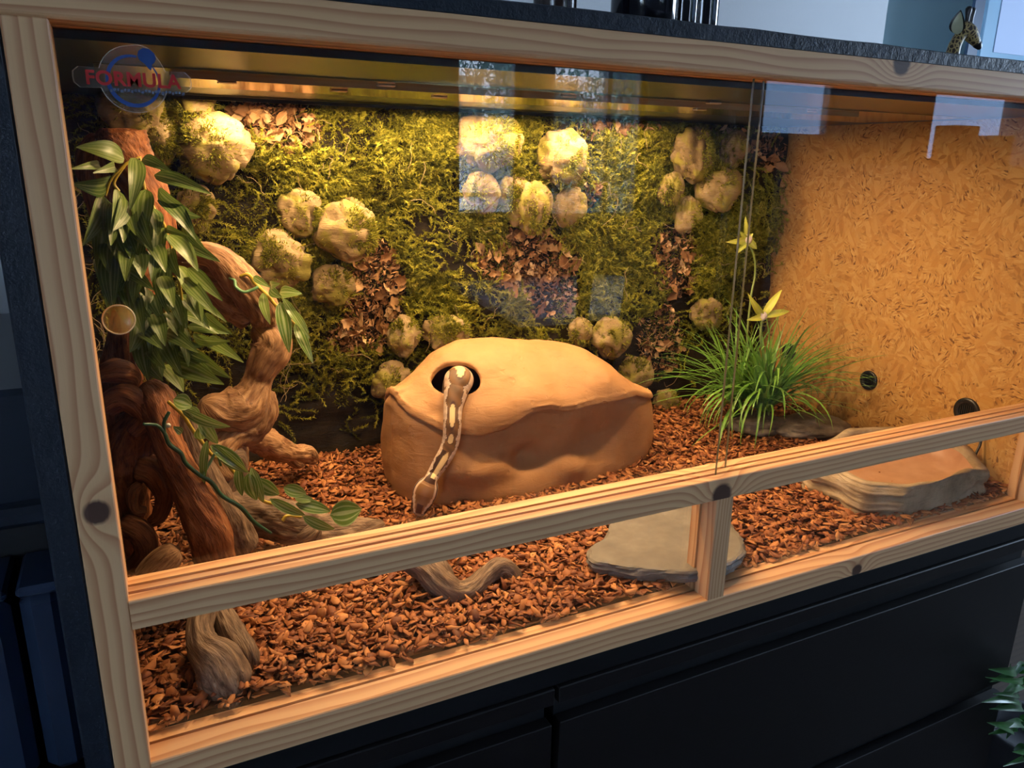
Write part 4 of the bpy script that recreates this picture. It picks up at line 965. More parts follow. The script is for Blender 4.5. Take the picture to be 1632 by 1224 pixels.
# fine root fibres
VV = []; FF = []; o_ = 0
for k in range(150):
    u, v = rgm.choice([rgm.uniform(380, 560), rgm.uniform(640, 1010), rgm.uniform(1020, 1240), rgm.uniform(110, 200)]), rgm.uniform(180, 620)
    p = at(u, v, YM - .035); a = rgm.uniform(0, 6.28); P_ = []; q = np.array(p); L = rgm.uniform(.03, .09)
    for _ in range(6): P_.append((*q, .00045)); a += rgm.normal(0, .6); q = q + np.array([math.cos(a), rgm.normal(0, .25), math.sin(a)]) * L / 5
    v_, f_ = tube(P_, 14, 4, False); VV.append(v_); FF += [tuple(i + o_ for i in g) for g in f_]; o_ += len(v_)
link('root_fibres', mesh('root_fibres', np.vstack(VV), FF, plain('root_fibre', (.34, .24, .12), .7), True), wall, kind='stuff')
# dry leaves
M_DRY = mat_info('dry_leaf', [(0, (.07, .028, .010)), (.4, (.20, .095, .036)), (.7, (.38, .22, .10)), (1, (.64, .47, .28))], .7, 60)
def dry(seed, s_):
    r_ = np.random.default_rng(seed); n = 7; u_, v_ = np.meshgrid(np.linspace(-1, 1, 5), np.linspace(0, 1, n), indexing='ij')
    wd = np.sin(PI * (v_ * .92 + .04)) * (.42 + .12 * np.sin(v_ * 19 + seed)); X_ = u_ * wd; Y_ = v_ * 1.5 - .7; c_ = r_.uniform(.5, 1.6)
    Zz = c_ * X_ ** 2 + .35 * r_.uniform(-1, 1) * Y_ ** 2 + r_.uniform(-.13, .13, X_.shape); V = np.stack([X_, Y_, Zz], -1).reshape(-1, 3) * s_
    f = [(i * n + j, (i + 1) * n + j, (i + 1) * n + j + 1, i * n + j + 1) for i in range(4) for j in range(n - 1)]
    return mesh('dry_leaf', V, f, M_DRY, True)
DL = [dry(k, .020) for k in range(9)]; k = 0
wts = np.array([c_ * d_ for (_, _, c_, d_) in LITTER]); wts = wts / wts.sum()
for k in range(290):
    a, b, c_, d_ = LITTER[rgm.choice(len(LITTER), p=wts)]; rr_ = math.sqrt(rgm.uniform()); th_ = rgm.uniform(0, 6.28); u, v = a + c_ * rr_ * math.cos(th_), b + d_ * rr_ * math.sin(th_)
    p = at(u, v, YM - .02); pz = min(p[2], .742); y_ = float(ywall(p[0], pz)) - rgm.uniform(.002, .022)
    o = link('dry_leaf', DL[k % 9], wall, loc=(float(p[0]), y_, float(pz))); o.rotation_euler = (PI / 2 + rgm.normal(0, .7), rgm.uniform(0, 6.28), rgm.normal(0, .7)); s_ = rgm.uniform(.6, 1.45); o.scale = (s_, s_, s_)

NL = 5200; cs = rgm.choice(len(LITTER), NL, p=wts); LA = np.array(LITTER)[cs]; rr_ = np.sqrt(rgm.uniform(0, 1, NL)); th_ = rgm.uniform(0, 6.28, NL)
CRB = []
for (a, b, c_, d_), r_, h_ in zip(LA, rr_, th_):
    p = at(a + c_ * r_ * math.cos(h_), b + d_ * r_ * math.sin(h_), YM - .02); CRB.append((p[0], 0, min(p[2], .75)))
CRB = np.array(CRB); CRB[:, 1] = ywall(CRB[:, 0], CRB[:, 2]) - rgm.uniform(-.003, .012, NL)
Q4 = rgm.normal(0, 1, (NL, 4, 3)) * .0042; Q4[:, 1] = Q4[:, 0] + rgm.normal(0, .004, (NL, 3)); V = (CRB[:, None] + Q4).reshape(-1, 3)
Fq = np.concatenate([np.array([(0, 1, 2), (0, 2, 3)])[None] + (np.arange(NL) * 4)[:, None, None]], 0).reshape(-1, 3)
link('leaf_litter', np_mesh('leaf_litter', V, Fq, mat_var('litter_crumbs', [(0, (.06, .025, .01)), (.5, (.22, .10, .04)), (1, (.50, .30, .15))], .8), False, np.repeat(rgm.uniform(0, 1, NL), 4)), wall, kind='stuff')

# ------------------------------------------------------------------ driftwood
RED = mat_wood('red_driftwood', (.10, .026, .008), (.30, .10, .032), (.44, .19, .07))
PALE = mat_wood('pale_driftwood', (.16, .065, .028), (.38, .20, .095), (.56, .34, .17))
GREY = mat_wood('grey_driftwood', (.075, .042, .028), (.20, .125, .08), (.36, .245, .16))
def Z_(p, dz): return (p[0], p[1], p[2] + dz, p[3])
def wood(name, limbs, mat, seed, label, gn=1.0):
    L_ = [[P4(*q) for q in l] for l in limbs]; c_ = np.mean([p[:3] for p in L_[0]], 0)
    return link(name, driftwood(name, L_, mat, seed, None, gn), None, label, 'driftwood')
wood('driftwood_stump', [[(190, 204, .40, 20), (192, 214, .40, 36), (203, 245, .40, 35), (225, 290, .40, 31), (246, 350, .40, 30), (240, 410, .40, 33), (215, 470, .39, 30), (203, 530, .37, 26), (196, 585, .36, 30), (190, 640, .36, 34), (200, 720, .36, 42), (215, 800, .37, 46)],
                         [(160, 214, .41, 14), (150, 255, .41, 26), (165, 320, .42, 24), (190, 400, .41, 22), (205, 460, .40, 20)],
                         [(150, 600, .30, 10), (185, 592, .30, 20), (207, 600, .31, 16), (200, 618, .32, 12)], [(165, 650, .30, 16), (200, 632, .29, 20), (232, 660, .29, 17), (210, 690, .30, 12)]],
     RED, 3, 'tall reddish driftwood stump at the left rising behind the hanging leaves', .55)
wood('driftwood_branch', [[(262, 398, .46, 12), (300, 400, .46, 15), (340, 408, .45, 19), (368, 432, .45, 24), (395, 462, .45, 26), (418, 492, .46, 26), (425, 515, .47, 22)],
                          [(270, 420, .49, 14), (330, 440, .49, 26), (375, 480, .49, 30), (410, 505, .48, 26)],
                          [(405, 515, .48, 16), (430, 535, .47, 27), (432, 558, .465, 30), (420, 582, .46, 26), (411, 606, .46, 21), (402, 630, .455, 28), (385, 650, .45, 36), (350, 655, .44, 30), (322, 640, .43, 18)],
                          [(420, 620, .47, 15), (420, 655, .46, 22), (400, 680, .46, 24), (370, 690, .45, 26), (345, 720, .44, 30), (365, 775, .43, 26)]],
     PALE, 8, 'pale gnarled driftwood branch curving down in front of the dark moss', .62)
wood('driftwood_root', [[(345, 690, .50, 26), (378, 692, .52, 20), (410, 698, .56, 20), (438, 712, .60, 19), (465, 722, .63, 15), (490, 724, .66, 13), (502, 734, .67, 7)], [(455, 722, .62, 10), (470, 736, .63, 9), (482, 742, .64, 5)], [(475, 722, .64, 9), (492, 720, .65, 8), (503, 728, .65, 5)], [(432, 700, .585, 5), (440, 704, .58, 8), (446, 712, .58, 4)], [(350, 692, .49, 22), (368, 715, .47, 24), (378, 745, .46, 17), (380, 765, .455, 9)]],
     PALE, 15, 'knotty driftwood root pointing right over the bark below the branch', .95)
wood('driftwood_log', [[(232, 612, .31, 14), (250, 640, .29, 28), (262, 690, .27, 23), (285, 745, .26, 24), (312, 800, .25, 27), (335, 850, .245, 31), (345, 905, .25, 26)]],
     RED, 21, 'reddish brown driftwood log leaning forward in the left front corner', .55)
wood('driftwood_log', [[(262, 635, .30, 12), (280, 660, .30, 21), (305, 720, .30, 21), (335, 780, .30, 24), (368, 840, .30, 28), (392, 880, .30, 24)]],
     GREY, 22, 'greyish driftwood log leaning beside the reddish one, vine wound over it', .45)
wood('driftwood_hollow_root', [[(240, 660, .33, 26), (215, 700, .33, 34), (200, 745, .33, 34), (198, 800, .33, 32), (205, 860, .34, 34), (225, 905, .35, 26)], [(215, 745, .31, 24), (245, 755, .30, 20), (262, 790, .30, 14), (255, 820, .30, 12), (238, 835, .30, 8)],
                               [(190, 830, .29, 16), (225, 850, .28, 18), (232, 880, .28, 16), (205, 905, .29, 12)], [(225, 770, .29, 6), (212, 785, .285, 9), (215, 810, .285, 8), (235, 815, .285, 6)]],
     RED, 31, 'orange-red hollow driftwood root with a dark opening against the left stile', .8)
wood('driftwood_stub', [[(222, 925, .22, 14), (245, 905, .22, 21), (268, 888, .22, 22), (286, 876, .22, 15)]], PALE, 41, 'pale smooth driftwood stub just above the left end of the middle rail', .25)
wood('driftwood_snag', [[(340, 800, .42, 20), (380, 812, .40, 30), (430, 825, .39, 34), (480, 840, .38, 30), (530, 848, .38, 24), (575, 845, .39, 18), (612, 838, .40, 8)], [(480, 860, .36, 14), (497, 850, .35, 15), (508, 838, .35, 8)], [(380, 770, .43, 14), (372, 730, .43, 18), (352, 790, .42, 20)]],
     GREY, 51, 'low dark driftwood root lying behind the middle rail under the leafy vine', .7)
wood('driftwood_chunk', [[(330, 960, .17, 17), (318, 1000, .14, 19), (325, 1030, .12, 24), (348, 1055, .10, 34), (360, 1085, .085, 34), (366, 1110, .075, 24), (366, 1132, .065, 10)], [(350, 975, .18, 17), (372, 1015, .14, 20), (392, 1040, .11, 17), (398, 1062, .10, 12), (388, 1085, .09, 8)]],
     GREY, 61, 'grey-brown driftwood foot standing on the bark behind the lower left pane', .75)
wood('driftwood_hook', [[(650, 890, .22, 16), (678, 905, .19, 19), (702, 930, .165, 22), (726, 946, .155, 20), (752, 940, .155, 17), (776, 918, .165, 15), (798, 905, .17, 15), (816, 918, .165, 14), (820, 944, .15, 9)], [(700, 893, .19, 9), (704, 908, .18, 13), (716, 930, .165, 12)]],
     GREY, 71, 'crooked piece of driftwood lying on the bark under the middle rail', .7)

# ------------------------------------------------------------------ leaves and vines
M_LEAF = mat_leaf('striped_leaf', (.028, .075, .016), (.12, .18, .022), (.34, .40, .18), 3.0, .42, .42)
M_LEAFB = mat_leaf('pale_striped_leaf', (.05, .12, .015), (.16, .24, .04), (.42, .47, .25), 2.4, .6, .30)
def leaf_mesh(name, b, tpt, wpx, Yb, Yt, mat, droop=.0, tilt=0.0, seed=0):
    B = at(*b, Yb); Tp = at(*tpt, Yt); d = Tp - B; L = np.linalg.norm(d); d /= L; view = B - CAM; view /= np.linalg.norm(view)
    sd = np.cross(d, view); sd /= np.linalg.norm(sd); nm = np.cross(sd, d); ca, sa = math.cos(tilt), math.sin(tilt); sd, nm = sd * ca + nm * sa, nm * ca - sd * sa
    if nm @ view > 0: nm = -nm
    w = wpx * mpp(B) * .5 / max(.35, abs(ca)); n = 12; V = []; uv = []
    for i in range(n):
        t_ = i / (n - 1); ww = w * (math.sin(PI * min(1, t_ ** .72)) ** .85) * (1 - .10 * t_) + .0006; c_ = B + d * L * t_ + nm * (math.sin(PI * t_) * L * .10 + droop * t_ * (1 - t_) * L)
        for k, s_ in enumerate((-1, -.5, 0, .5, 1)):
            V.append(c_ + sd * ww * s_ + nm * (abs(s_) * ww * .28 - (.0 if k != 2 else .0))); uv.append((k / 4, t_))
    f = [(i * 5 + k, i * 5 + k + 1, (i + 1) * 5 + k + 1, (i + 1) * 5 + k) for i in range(n - 1) for k in range(4)]
    me = mesh(name, V, f, mat, True); ul = me.uv_layers.new(name='UVMap')
    ul.data.foreach_set('uv', [c for lp_ in me.loops for c in uv[lp_.vertex_index]]); return me
rl = random.Random(4)
hv = thing('leafy_vine', 'dense artificial vine of striped green leaves hanging down over the tall stump', 'vine', at(215, 255, .34))
LV_ = [((198, 253), (127, 236), 25), ((159, 264), (116, 269), 11), ((183, 266), (151, 275), 13), ((173, 288), (118, 292), 25), ((165, 312), (134, 386), 24), ((188, 303), (178, 362), 18), ((216, 252), (208, 328), 21),
       ((227, 253), (271, 273), 15), ((246, 279), (330, 307), 18), ((252, 302), (299, 333), 19), ((254, 316), (308, 377), 21), ((232, 302), (228, 378), 27), ((288, 331), (318, 345), 13), ((251, 352), (246, 427), 21), ((295, 349), (328, 398), 15),
       ((194, 367), (221, 422), 23), ((267, 374), (312, 428), 21), ((298, 389), (347, 415), 16), ((201, 318), (182, 364), 22), ((220, 352), (236, 392), 22), ((168, 350), (156, 422), 24), ((183, 380), (175, 432), 21), ((265, 364), (298, 376), 10),
       ((154, 412), (164, 468), 15), ((179, 402), (180, 488), 27), ((210, 394), (225, 440), 26), ((192, 426), (241, 460), 20), ((197, 455), (238, 505), 17), ((246, 398), (242, 445), 18), ((231, 458), (230, 509), 19), ((265, 418), (269, 495), 24),
       ((282, 423), (320, 509), 22), ((300, 427), (351, 476), 18), ((290, 443), (342, 499), 19), ((306, 464), (319, 509), 13), ((317, 482), (358, 511), 10), ((286, 500), (344, 530), 16), ((326, 500), (367, 530), 12), ((299, 520), (362, 531), 14),
       ((308, 535), (363, 543), 14), ((329, 541), (384, 575), 18), ((255, 556), (317, 553), 20), ((302, 559), (362, 599), 19), ((275, 579), (351, 610), 27), ((230, 566), (258, 604), 18), ((257, 582), (290, 622), 21), ((291, 566), (346, 608), 17),
       ((225, 528), (256, 554), 20), ((266, 498), (288, 538), 24), ((245, 470), (258, 506), 20), ((205, 332), (216, 372), 20), ((238, 330), (250, 372), 19), ((270, 395), (286, 440), 20), ((236, 380), (262, 430), 22), ((205, 400), (200, 445), 20),
       ((258, 440), (276, 486), 20), ((245, 500), (262, 548), 22), ((272, 470), (296, 520), 20), ((285, 470), (330, 520), 18), ((262, 530), (312, 560), 22), ((240, 545), (262, 585), 18), ((222, 440), (214, 482), 18), ((186, 430), (178, 470), 16), ((280, 540), (330, 575), 20)]
for k in range(26):
    u_, v_ = rl.uniform(172, 262), rl.uniform(310, 560); u_ += max(0, (v_ - 420)) * .22; LV_.append(((u_, v_), (u_ + rl.uniform(-14, 30), v_ + rl.uniform(44, 66)), rl.uniform(17, 24)))
for k, (b, t_, w) in enumerate(LV_):
    yb = .345 - .03 * rl.random(); lo = .055 + .02 * rl.random(); t_ = (b[0] + (t_[0] - b[0]) * 1.08, b[1] + (t_[1] - b[1]) * 1.08); link('leaf', leaf_mesh('leaf', b, t_, w * 1.2, yb, yb - lo * (.4 + rl.random() * .6), M_LEAF, rl.uniform(-.1, .25), rl.uniform(-.6, .6)), hv)
M_STY = plain('yellow_stem', (.42, .30, .035), .45); M_STG = plain('green_stem', (.018, .075, .035), .35); M_STP = plain('pale_green_stem', (.12, .26, .12), .35)
def stem(name, pts_, mat, par, seg=8):
    v_, f_ = tube([P4(*q) for q in pts_], 12 * len(pts_), seg); return link(name, mesh(name, v_, f_, mat, True), par)
stem('stem', [(222, 250, .35, 3), (228, 290, .34, 3), (236, 330, .34, 3), (245, 370, .34, 3), (262, 430, .34, 3), (262, 500, .34, 2.5), (240, 545, .34, 2.5), (246, 600, .34, 1.6)], M_STY, hv)
stem('stem', [(222, 252, .34, 3), (200, 262, .33, 2.4), (178, 285, .33, 2.4), (168, 312, .33, 2)], M_STY, hv)
stem('stem', [(200, 262, .33, 2), (182, 290, .33, 2.4), (190, 305, .33, 2)], M_STY, hv)
stem('stem', [(228, 300, .34, 2.5), (250, 340, .33, 2.5), (264, 365, .33, 2.2), (284, 440, .32, 2.2), (290, 500, .32, 2), (280, 560, .32, 2)], M_STY, hv)
stem('stem', [(236, 545, .33, 3), (220, 553, .33, 2.5), (228, 560, .33, 2.5), (230, 600, .33, 1.3), (236, 612, .33, 1.6), (228, 606, .33, 1.6)], M_STY, hv)
v2 = thing('leafy_vine', 'short leafy vine sprig with yellow stem on the pale gnarled branch', 'vine', at(400, 450, .42))
for (b, t_, w) in [((404, 441), (431, 458), 11), ((430, 460), (449, 474), 15), ((446, 466), (481, 468), 19), ((419, 467), (431, 517), 15), ((446, 481), (461, 562), 23), ((451, 475), (494, 540), 12), ((471, 515), (499, 579), 17), ((462, 492), (492, 530), 12), ((432, 455), (446, 452), 12)]:
    link('leaf', leaf_mesh('leaf', b, t_, w, .41, .40 - .03 * rl.random(), M_LEAFB, .1, rl.uniform(-.4, .4)), v2)
stem('stem', [(383, 440, .425, 2.6), (396, 438, .42, 3.2), (407, 452, .42, 3.2), (426, 471, .415, 3.0), (446, 494, .41, 2.6), (469, 516, .41, 2)], M_STY, v2)
stem('tendril', [(365, 443, .43, 2), (374, 447, .425, 2.5), (376, 457, .42, 2.6), (388, 465, .415, 2.8), (402, 462, .415, 2.8), (412, 457, .415, 2.6)], M_STP, v2)
v3 = thing('leafy_vine', 'long leafy vine with dark green tendril trailing over the logs to the bark', 'vine', at(275, 680, .27))
YV = .232
for (b, t_, w) in [((276, 637), (306, 647), 21), ((288, 651), (367, 680), 14), ((317, 667), (347, 707), 16), ((335, 710), (393, 753), 18), ((330, 702), (326, 774), 10), ((338, 708), (397, 753), 13), ((396, 754), (409, 797), 19), ((407, 764), (445, 788), 19),
                   ((452, 777), (488, 787), 17), ((430, 795), (486, 821), 13), ((471, 803), (527, 815), 17), ((483, 823), (533, 843), 13), ((526, 821), (576, 811), 34), ((470, 795), (500, 797), 10), ((400, 745), (420, 800), 12), ((300, 650), (318, 668), 12), ((322, 700), (318, 680), 14), ((380, 745), (386, 790), 12), ((290, 690), (276, 680), 9)]:
    link('leaf', leaf_mesh('leaf', b, t_, w * 1.25, YV + (.06 * (b[0] - 276) / 250), YV + .055 * (t_[0] - 276) / 250, M_LEAFB, .1, rl.uniform(-.45, .45)), v3)
yy_ = lambda u: YV + .06 * (u - 276) / 250 + .006
stem('stem', [(u, v, yy_(u), r_) for (u, v, r_) in ((268, 640, 2.8), (291, 661, 3.2), (306, 684, 3.2), (322, 705, 3.2), (338, 725, 3), (358, 735, 2.8), (375, 755, 2.8), (398, 772, 2.8), (418, 797, 2.8), (442, 804, 2.6))], M_STY, v3)
stem('stem', [(u, v, yy_(u), r_) for (u, v, r_) in ((450, 830, 3), (458, 822, 2.6), (480, 824, 2.4))], M_STY, v3)
stem('tendril', [(u, v, yy_(u) - .012, r_) for (u, v, r_) in ((228, 676, 2.2), (250, 678, 2.8), (262, 690, 3), (270, 708, 3.6), (288, 722, 3.6), (296, 738, 3.4), (318, 757, 3.4), (336, 768, 3.6), (354, 790, 3.4), (383, 808, 3.6), (405, 832, 3.4), (432, 850, 2.4))], M_STG, v3)
stem('tendril', [(u, v, yy_(u) - .012, r_) for (u, v, r_) in ((262, 690, 2.6), (262, 672, 3), (270, 656, 2.6))], M_STG, v3)
stem('tendril', [(u, v, yy_(u) - .012, r_) for (u, v, r_) in ((322, 760, 2.6), (334, 738, 2.6), (345, 722, 2.2), (352, 742, 2))], M_STP, v3)
p = at(268, 678, .245); link('pin', rocky('pin', .0032, .0032, .0032, 1, plain('pin_head', (.7, .68, .62), .3), 0, 10), v3, loc=tuple(map(float, p)))

# ------------------------------------------------------------------ grass plant on its stone, orchid sprigs
gp = thing('grass_plant', 'bushy artificial grass clump on a grey rock base in the right rear', 'plant', atz(1225, 705, .045))
G0 = np.array(atz(1222, 690, .05)); G0[1] += .03
M_GROCK = mat_rock('grey_base_rock', (.07, .055, .045), (.15, .12, .10), (.27, .22, .18))
link('rock_base', rocky('rock_base', .085, .06, .026, 5, M_GROCK, .22, 24), gp, loc=(float(G0[0]), float(G0[1]), .062))
M_BLADE = mat_leaf('grass_blade', (.030, .12, .012), (.13, .32, .035), (.34, .50, .15), 1.5, .45, .35)
def blade(name, L, w, bend, lean, seed):
    r_ = random.Random(seed); n = 12; V = []; uv = []; x = 0.; z = 0.; a = lean
    for i in range(n):
        t_ = i / (n - 1); ww = w * (1 - t_ ** 1.8) * (.55 + .45 * min(1, t_ * 5)) + .0003
        V += [(x + 0, -ww, z + ww * .25), (x, 0, z), (x, ww, z + ww * .25)]; uv += [(0, t_), (.5, t_), (1, t_)]
        a += bend / n * (.4 + 1.2 * t_); x += math.sin(a) * L / n; z += math.cos(a) * L / n
    f = [(i * 3 + k, i * 3 + k + 1, (i + 1) * 3 + k + 1, (i + 1) * 3 + k) for i in range(n - 1) for k in range(2)]
    me = mesh(name, V, f, M_BLADE, True); ul = me.uv_layers.new(name='UVMap'); ul.data.foreach_set('uv', [c for lp_ in me.loops for c in uv[lp_.vertex_index]]); return me
BL = [blade('blade', L, w, b_, l_, k) for k, (L, w, b_, l_) in enumerate(((.29, .0036, 1.0, .35), (.27, .0044, 1.6, .40), (.23, .0032, .5, .12), (.24, .0050, 2.3, .45), (.30, .0034, 1.0, .7), (.22, .0040, 2.7, .6), (.26, .0028, .4, .6), (.29, .0030, .6, .95)))]
GS = [(0, 0, .085), (-.045, .03, .08), (.05, .02, .08), (.0, -.02, .075)]
for k in range(296):
    s_ = GS[k % 4]; o = link('blade', BL[int(rg.integers(0, 8))], gp, loc=(float(G0[0] + s_[0] + rg.normal(0, .008)), float(G0[1] + s_[1] + rg.normal(0, .006)), .10 + .02 * rg.random()))
    az = rg.uniform(0, 2 * PI) if k % 3 else rg.choice([PI, 0]) + rg.normal(0, .5); o.rotation_euler = (rg.normal(0, .08), rg.normal(.12, .20), az); sc = rg.uniform(.80, 1.18); o.scale = (sc, sc, sc)
for s_ in GS[:3]:
    v_, f_ = tube([(G0[0] + s_[0], G0[1] + s_[1], .055, .007), (G0[0] + s_[0], G0[1] + s_[1], .085, .006), (G0[0] + s_[0], G0[1] + s_[1], .135, .008)], 12, 10)
    link('stalk', mesh('stalk', v_, f_, plain('dark_stalk', (.008, .03, .012), .5), True), gp)
M_PET = mat_leaf('orchid_petal', (.30, .33, .03), (.50, .50, .06), (.62, .55, .20), 1.2, .3, .4)
def orchid(label, u, v, Y, tips, base):
    t = thing('orchid_sprig', label, 'flower', at(u, v, Y))
    for (tu, tv, w) in tips: link('petal', leaf_mesh('petal', (u, v), (tu, tv), w, Y, Y - .008, M_PET, .1, .1), t)
    p = at(u, v, Y - .006); m = mpp(p); link('lip', rocky('lip', 7 * m, 4 * m, 7 * m, 9, plain('white_lip', (.62, .50, .44), .5), .3, 14), t, loc=tuple(map(float, p)))
    stem('stem', base, plain('orchid_stem', (.14, .19, .05), .5), t)
orchid('small yellow-green orchid flower high on its stem near the pane edge', 1192, 382, .60, [(1188, 345, 8), (1157, 386, 11), (1174, 404, 9), (1206, 397, 10), (1178, 368, 8), (1200, 372, 7)],
       [(1192, 384, .60, 1.6), (1202, 410, .60, 1.6), (1203, 440, .60, 1.6), (1196, 480, .59, 1.6), (1192, 560, .58, 1.6), (1215, 668, .57, 1.6)])
orchid('yellow-green orchid flower resting low among the grass blades', 1216, 504, .52, [(1192, 468, 11), (1246, 462, 12), (1258, 496, 11), (1190, 510, 10), (1225, 488, 8)],
       [(1216, 504, .52, 1.6), (1212, 540, .52, 1.6), (1222, 600, .52, 1.6), (1226, 680, .52, 1.6)])

# ------------------------------------------------------------------ slate, water dish, rear stone
M_SLATE = NT('slate'); _v = M_SLATE.coord('Object'); _n = M_SLATE.noise(_v, 22, 5, .6); _l = M_SLATE.noise(M_SLATE.coord('Object', (1, 1, 26)), 16, 4)
M_SLATE.bump(M_SLATE.math('ADD', M_SLATE.math('MULTIPLY', _n, .5), _l), .5, .003); M_SLATE = M_SLATE.set(M_SLATE.ramp(_n, [(.3, (.11, .095, .080)), (.6, (.16, .14, .12)), (.8, (.22, .195, .17))]), .6, 0, .35)
zt_ = .070; sp_ = [(938, 888), (936, 879), (943, 868), (962, 856), (970, 842), (972, 832), (1000, 815), (1050, 800), (1105, 790), (1150, 812), (1172, 840), (1186, 862), (1188, 876), (1176, 890), (1150, 902), (1120, 909), (1088, 910), (1050, 908), (1010, 905), (970, 898), (948, 894)]
Pp_ = np.array([atz(u, v, zt_)[:2] for u, v in sp_]); n0 = len(Pp_); Pc = np.vstack([Pp_, Pp_[:1]]); s_ = spline(np.hstack([Pc, np.zeros((len(Pc), 2))]), 121)[:120, :2]; cen = s_.mean(0); n = 120; V = []; Fc = []
rings_ = [(0, zt_), (.35, zt_), (.7, zt_), (.94, zt_), (.975, zt_ - .001), (1.0, zt_ - .004), (.99, zt_ - .008), (1.01, zt_ - .012), (.985, zt_ - .018), (.96, zt_ - .022), (.5, zt_ - .024), (0, zt_ - .024)]
for k, (q, z) in enumerate(rings_):
    jit = (vn(np.hstack([s_, np.full((n, 1), z)]), 70, 5 + k, 2) - .5) * (.010 if 4 <= k <= 9 else 0); P_ = cen + (s_ - cen) * (q + (jit / .12)[:, None])
    zz = z + (vn(np.hstack([P_, np.zeros((n, 1))]), 25, 3, 2) - .5) * .0022; V.append(np.hstack([P_, zz[:, None]]))
V = np.vstack(V); Fc = [(i * n + j, i * n + (j + 1) % n, (i + 1) * n + (j + 1) % n, (i + 1) * n + j) for i in range(len(rings_) - 1) for j in range(n)]
slate = link('slate_slab', fixn(mesh('slate_slab', V, Fc, M_SLATE, False)), None, 'flat grey slate slab lying on the bark behind the short post', 'stone')
M_DISH = mat_rock('cast_stone_dish', (.19, .125, .070), (.32, .235, .150), (.46, .36, .25)); M_BASIN = plain('dish_basin', (.52, .32, .20), .45)
t = NT('dish_basin2'); n_d = t.noise(t.coord('Object'), 25, 4); M_BASIN = t.set(t.ramp(n_d, [(.3, (.36, .18, .10)), (.7, (.48, .27, .165))]), .4, 0, .4)
zr = .105; dp = [(1297, 752), (1330, 762), (1376, 768), (1420, 772), (1450, 774), (1480, 769), (1520, 764), (1552, 745), (1572, 738)]
F_ = [atz(u, v, zr - .02 if i < 2 else zr)[:2] for i, (u, v) in enumerate(dp)]
F_ += [np.array(q) for q in ((1.603, .16), (1.604, .23), (1.57, .29), (1.46, .31), (1.35, .30), (1.27, .27))]
Pc = np.vstack([F_, F_[:1]]); n = 160; s_ = spline(np.hstack([Pc, np.zeros((len(Pc), 2))]), n + 1)[:n, :2]; cen = s_.mean(0); V = []; nrm2 = (s_ - cen) / np.linalg.norm(s_ - cen, axis=1)[:, None]; low = vn(np.hstack([s_, np.zeros((n, 1))]), 9, 8, 2); NW = 44; FL = {}
for k in range(NW):
    z = .030 + (zr - .030) * k / (NW - 1); q3 = np.stack([s_[:, 0] * 5, s_[:, 1] * 5, z * 75 + low * 5.0], 1); st_ = vn(q3, 1.0, 21, 3) - .5; ch = vn(np.hstack([s_ * 22, np.full((n, 1), z * 18)]), 1.0, 25, 2) - .5
    off = (.030 * st_ + .020 * ch + .004) * (1 if k < NW - 3 else .4); P_ = s_ + nrm2 * off[:, None]
    V.append(np.hstack([P_, (z + (low - .5) * .030 * (k / NW))[:, None]]))
for (q, z) in ((.945, 0), (.905, .0005), (.885, -.008), (.865, -.026), (.82, -.040), (.6, -.044), (.3, -.045), (0, -.045)):
    V.append(np.hstack([cen + (s_ - cen) * q, (zr + z + (low - .5) * .030 * (q > .87) * (q / 1.0))[:, None]]))
rings_ = V
V = np.vstack(V); V[:, 0] = np.minimum(V[:, 0], XE - .006); V[:, 1] = np.maximum(V[:, 1], .056)
Fo = [(i * n + j, i * n + (j + 1) % n, (i + 1) * n + (j + 1) % n, (i + 1) * n + j) for i in range(NW + 2) for j in range(n)]
Fi = [(i * n + j, i * n + (j + 1) % n, (i + 1) * n + (j + 1) % n, (i + 1) * n + j) for i in range(NW + 2, len(rings_) - 1) for j in range(n)]
wd_ = thing('water_dish', 'large rock-look corner water dish with pinkish basin in the right front corner', 'dish', (float(cen[0]), float(cen[1]), .045))
link('body', fixn(mesh('body', V, Fo, M_DISH, True)), wd_)
me = mesh('basin', V, Fi, M_BASIN, True); import bmesh as _b
bm = _b.new(); bm.from_mesh(me); _b.ops.delete(bm, geom=[v for v in bm.verts if not v.link_faces], context='VERTS'); _b.ops.recalc_face_normals(bm, faces=bm.faces); bm.to_mesh(me); bm.free(); link('basin', me, wd_, label='smooth pinkish basin')
p = atz(1360, 700, .05); link('flat_stone', rocky('flat_stone', .10, .075, .022, 14, M_GROCK, .16, 24), None, 'flat grey stone just behind the middle rail right of the grass clump', 'stone', loc=(1.50, .47, .062))

# ------------------------------------------------------------------ on top of the tank, behind it and beside it
gf = thing('giraffe_figurine', 'small spotted giraffe figurine with cream ear on top of the terrarium', 'figurine', (*at(1518, 88, .16)[:2], H + .018))
t = NT('giraffe_coat'); vo = t.n('ShaderNodeTexVoronoi', feature='DISTANCE_TO_EDGE'); t.l(t.coord('Object'), vo.inputs['Vector']); vo.inputs['Scale'].default_value = 140
M_GIR = t.set(t.ramp(vo.outputs['Distance'], [(.0, (.42, .30, .12)), (.10, (.38, .26, .10)), (.16, (.035, .015, .008)), (1, (.03, .012, .006))]), .45); M_GD = plain('giraffe_dark', (.012, .010, .012), .4); M_GC = plain('ear_cream', (.50, .48, .30), .6)
q0 = at(1516, 95, .16)
v_, f_ = tube([(q0[0] - .012, .16, H + .018, .018), P4(1517, 88, .16, 11), P4(1522, 72, .16, 9.5), P4(1530, 58, .16, 9), P4(1538, 50, .16, 9)], 30, 16); link('neck', mesh('neck', v_, f_, M_GIR, True), gf)
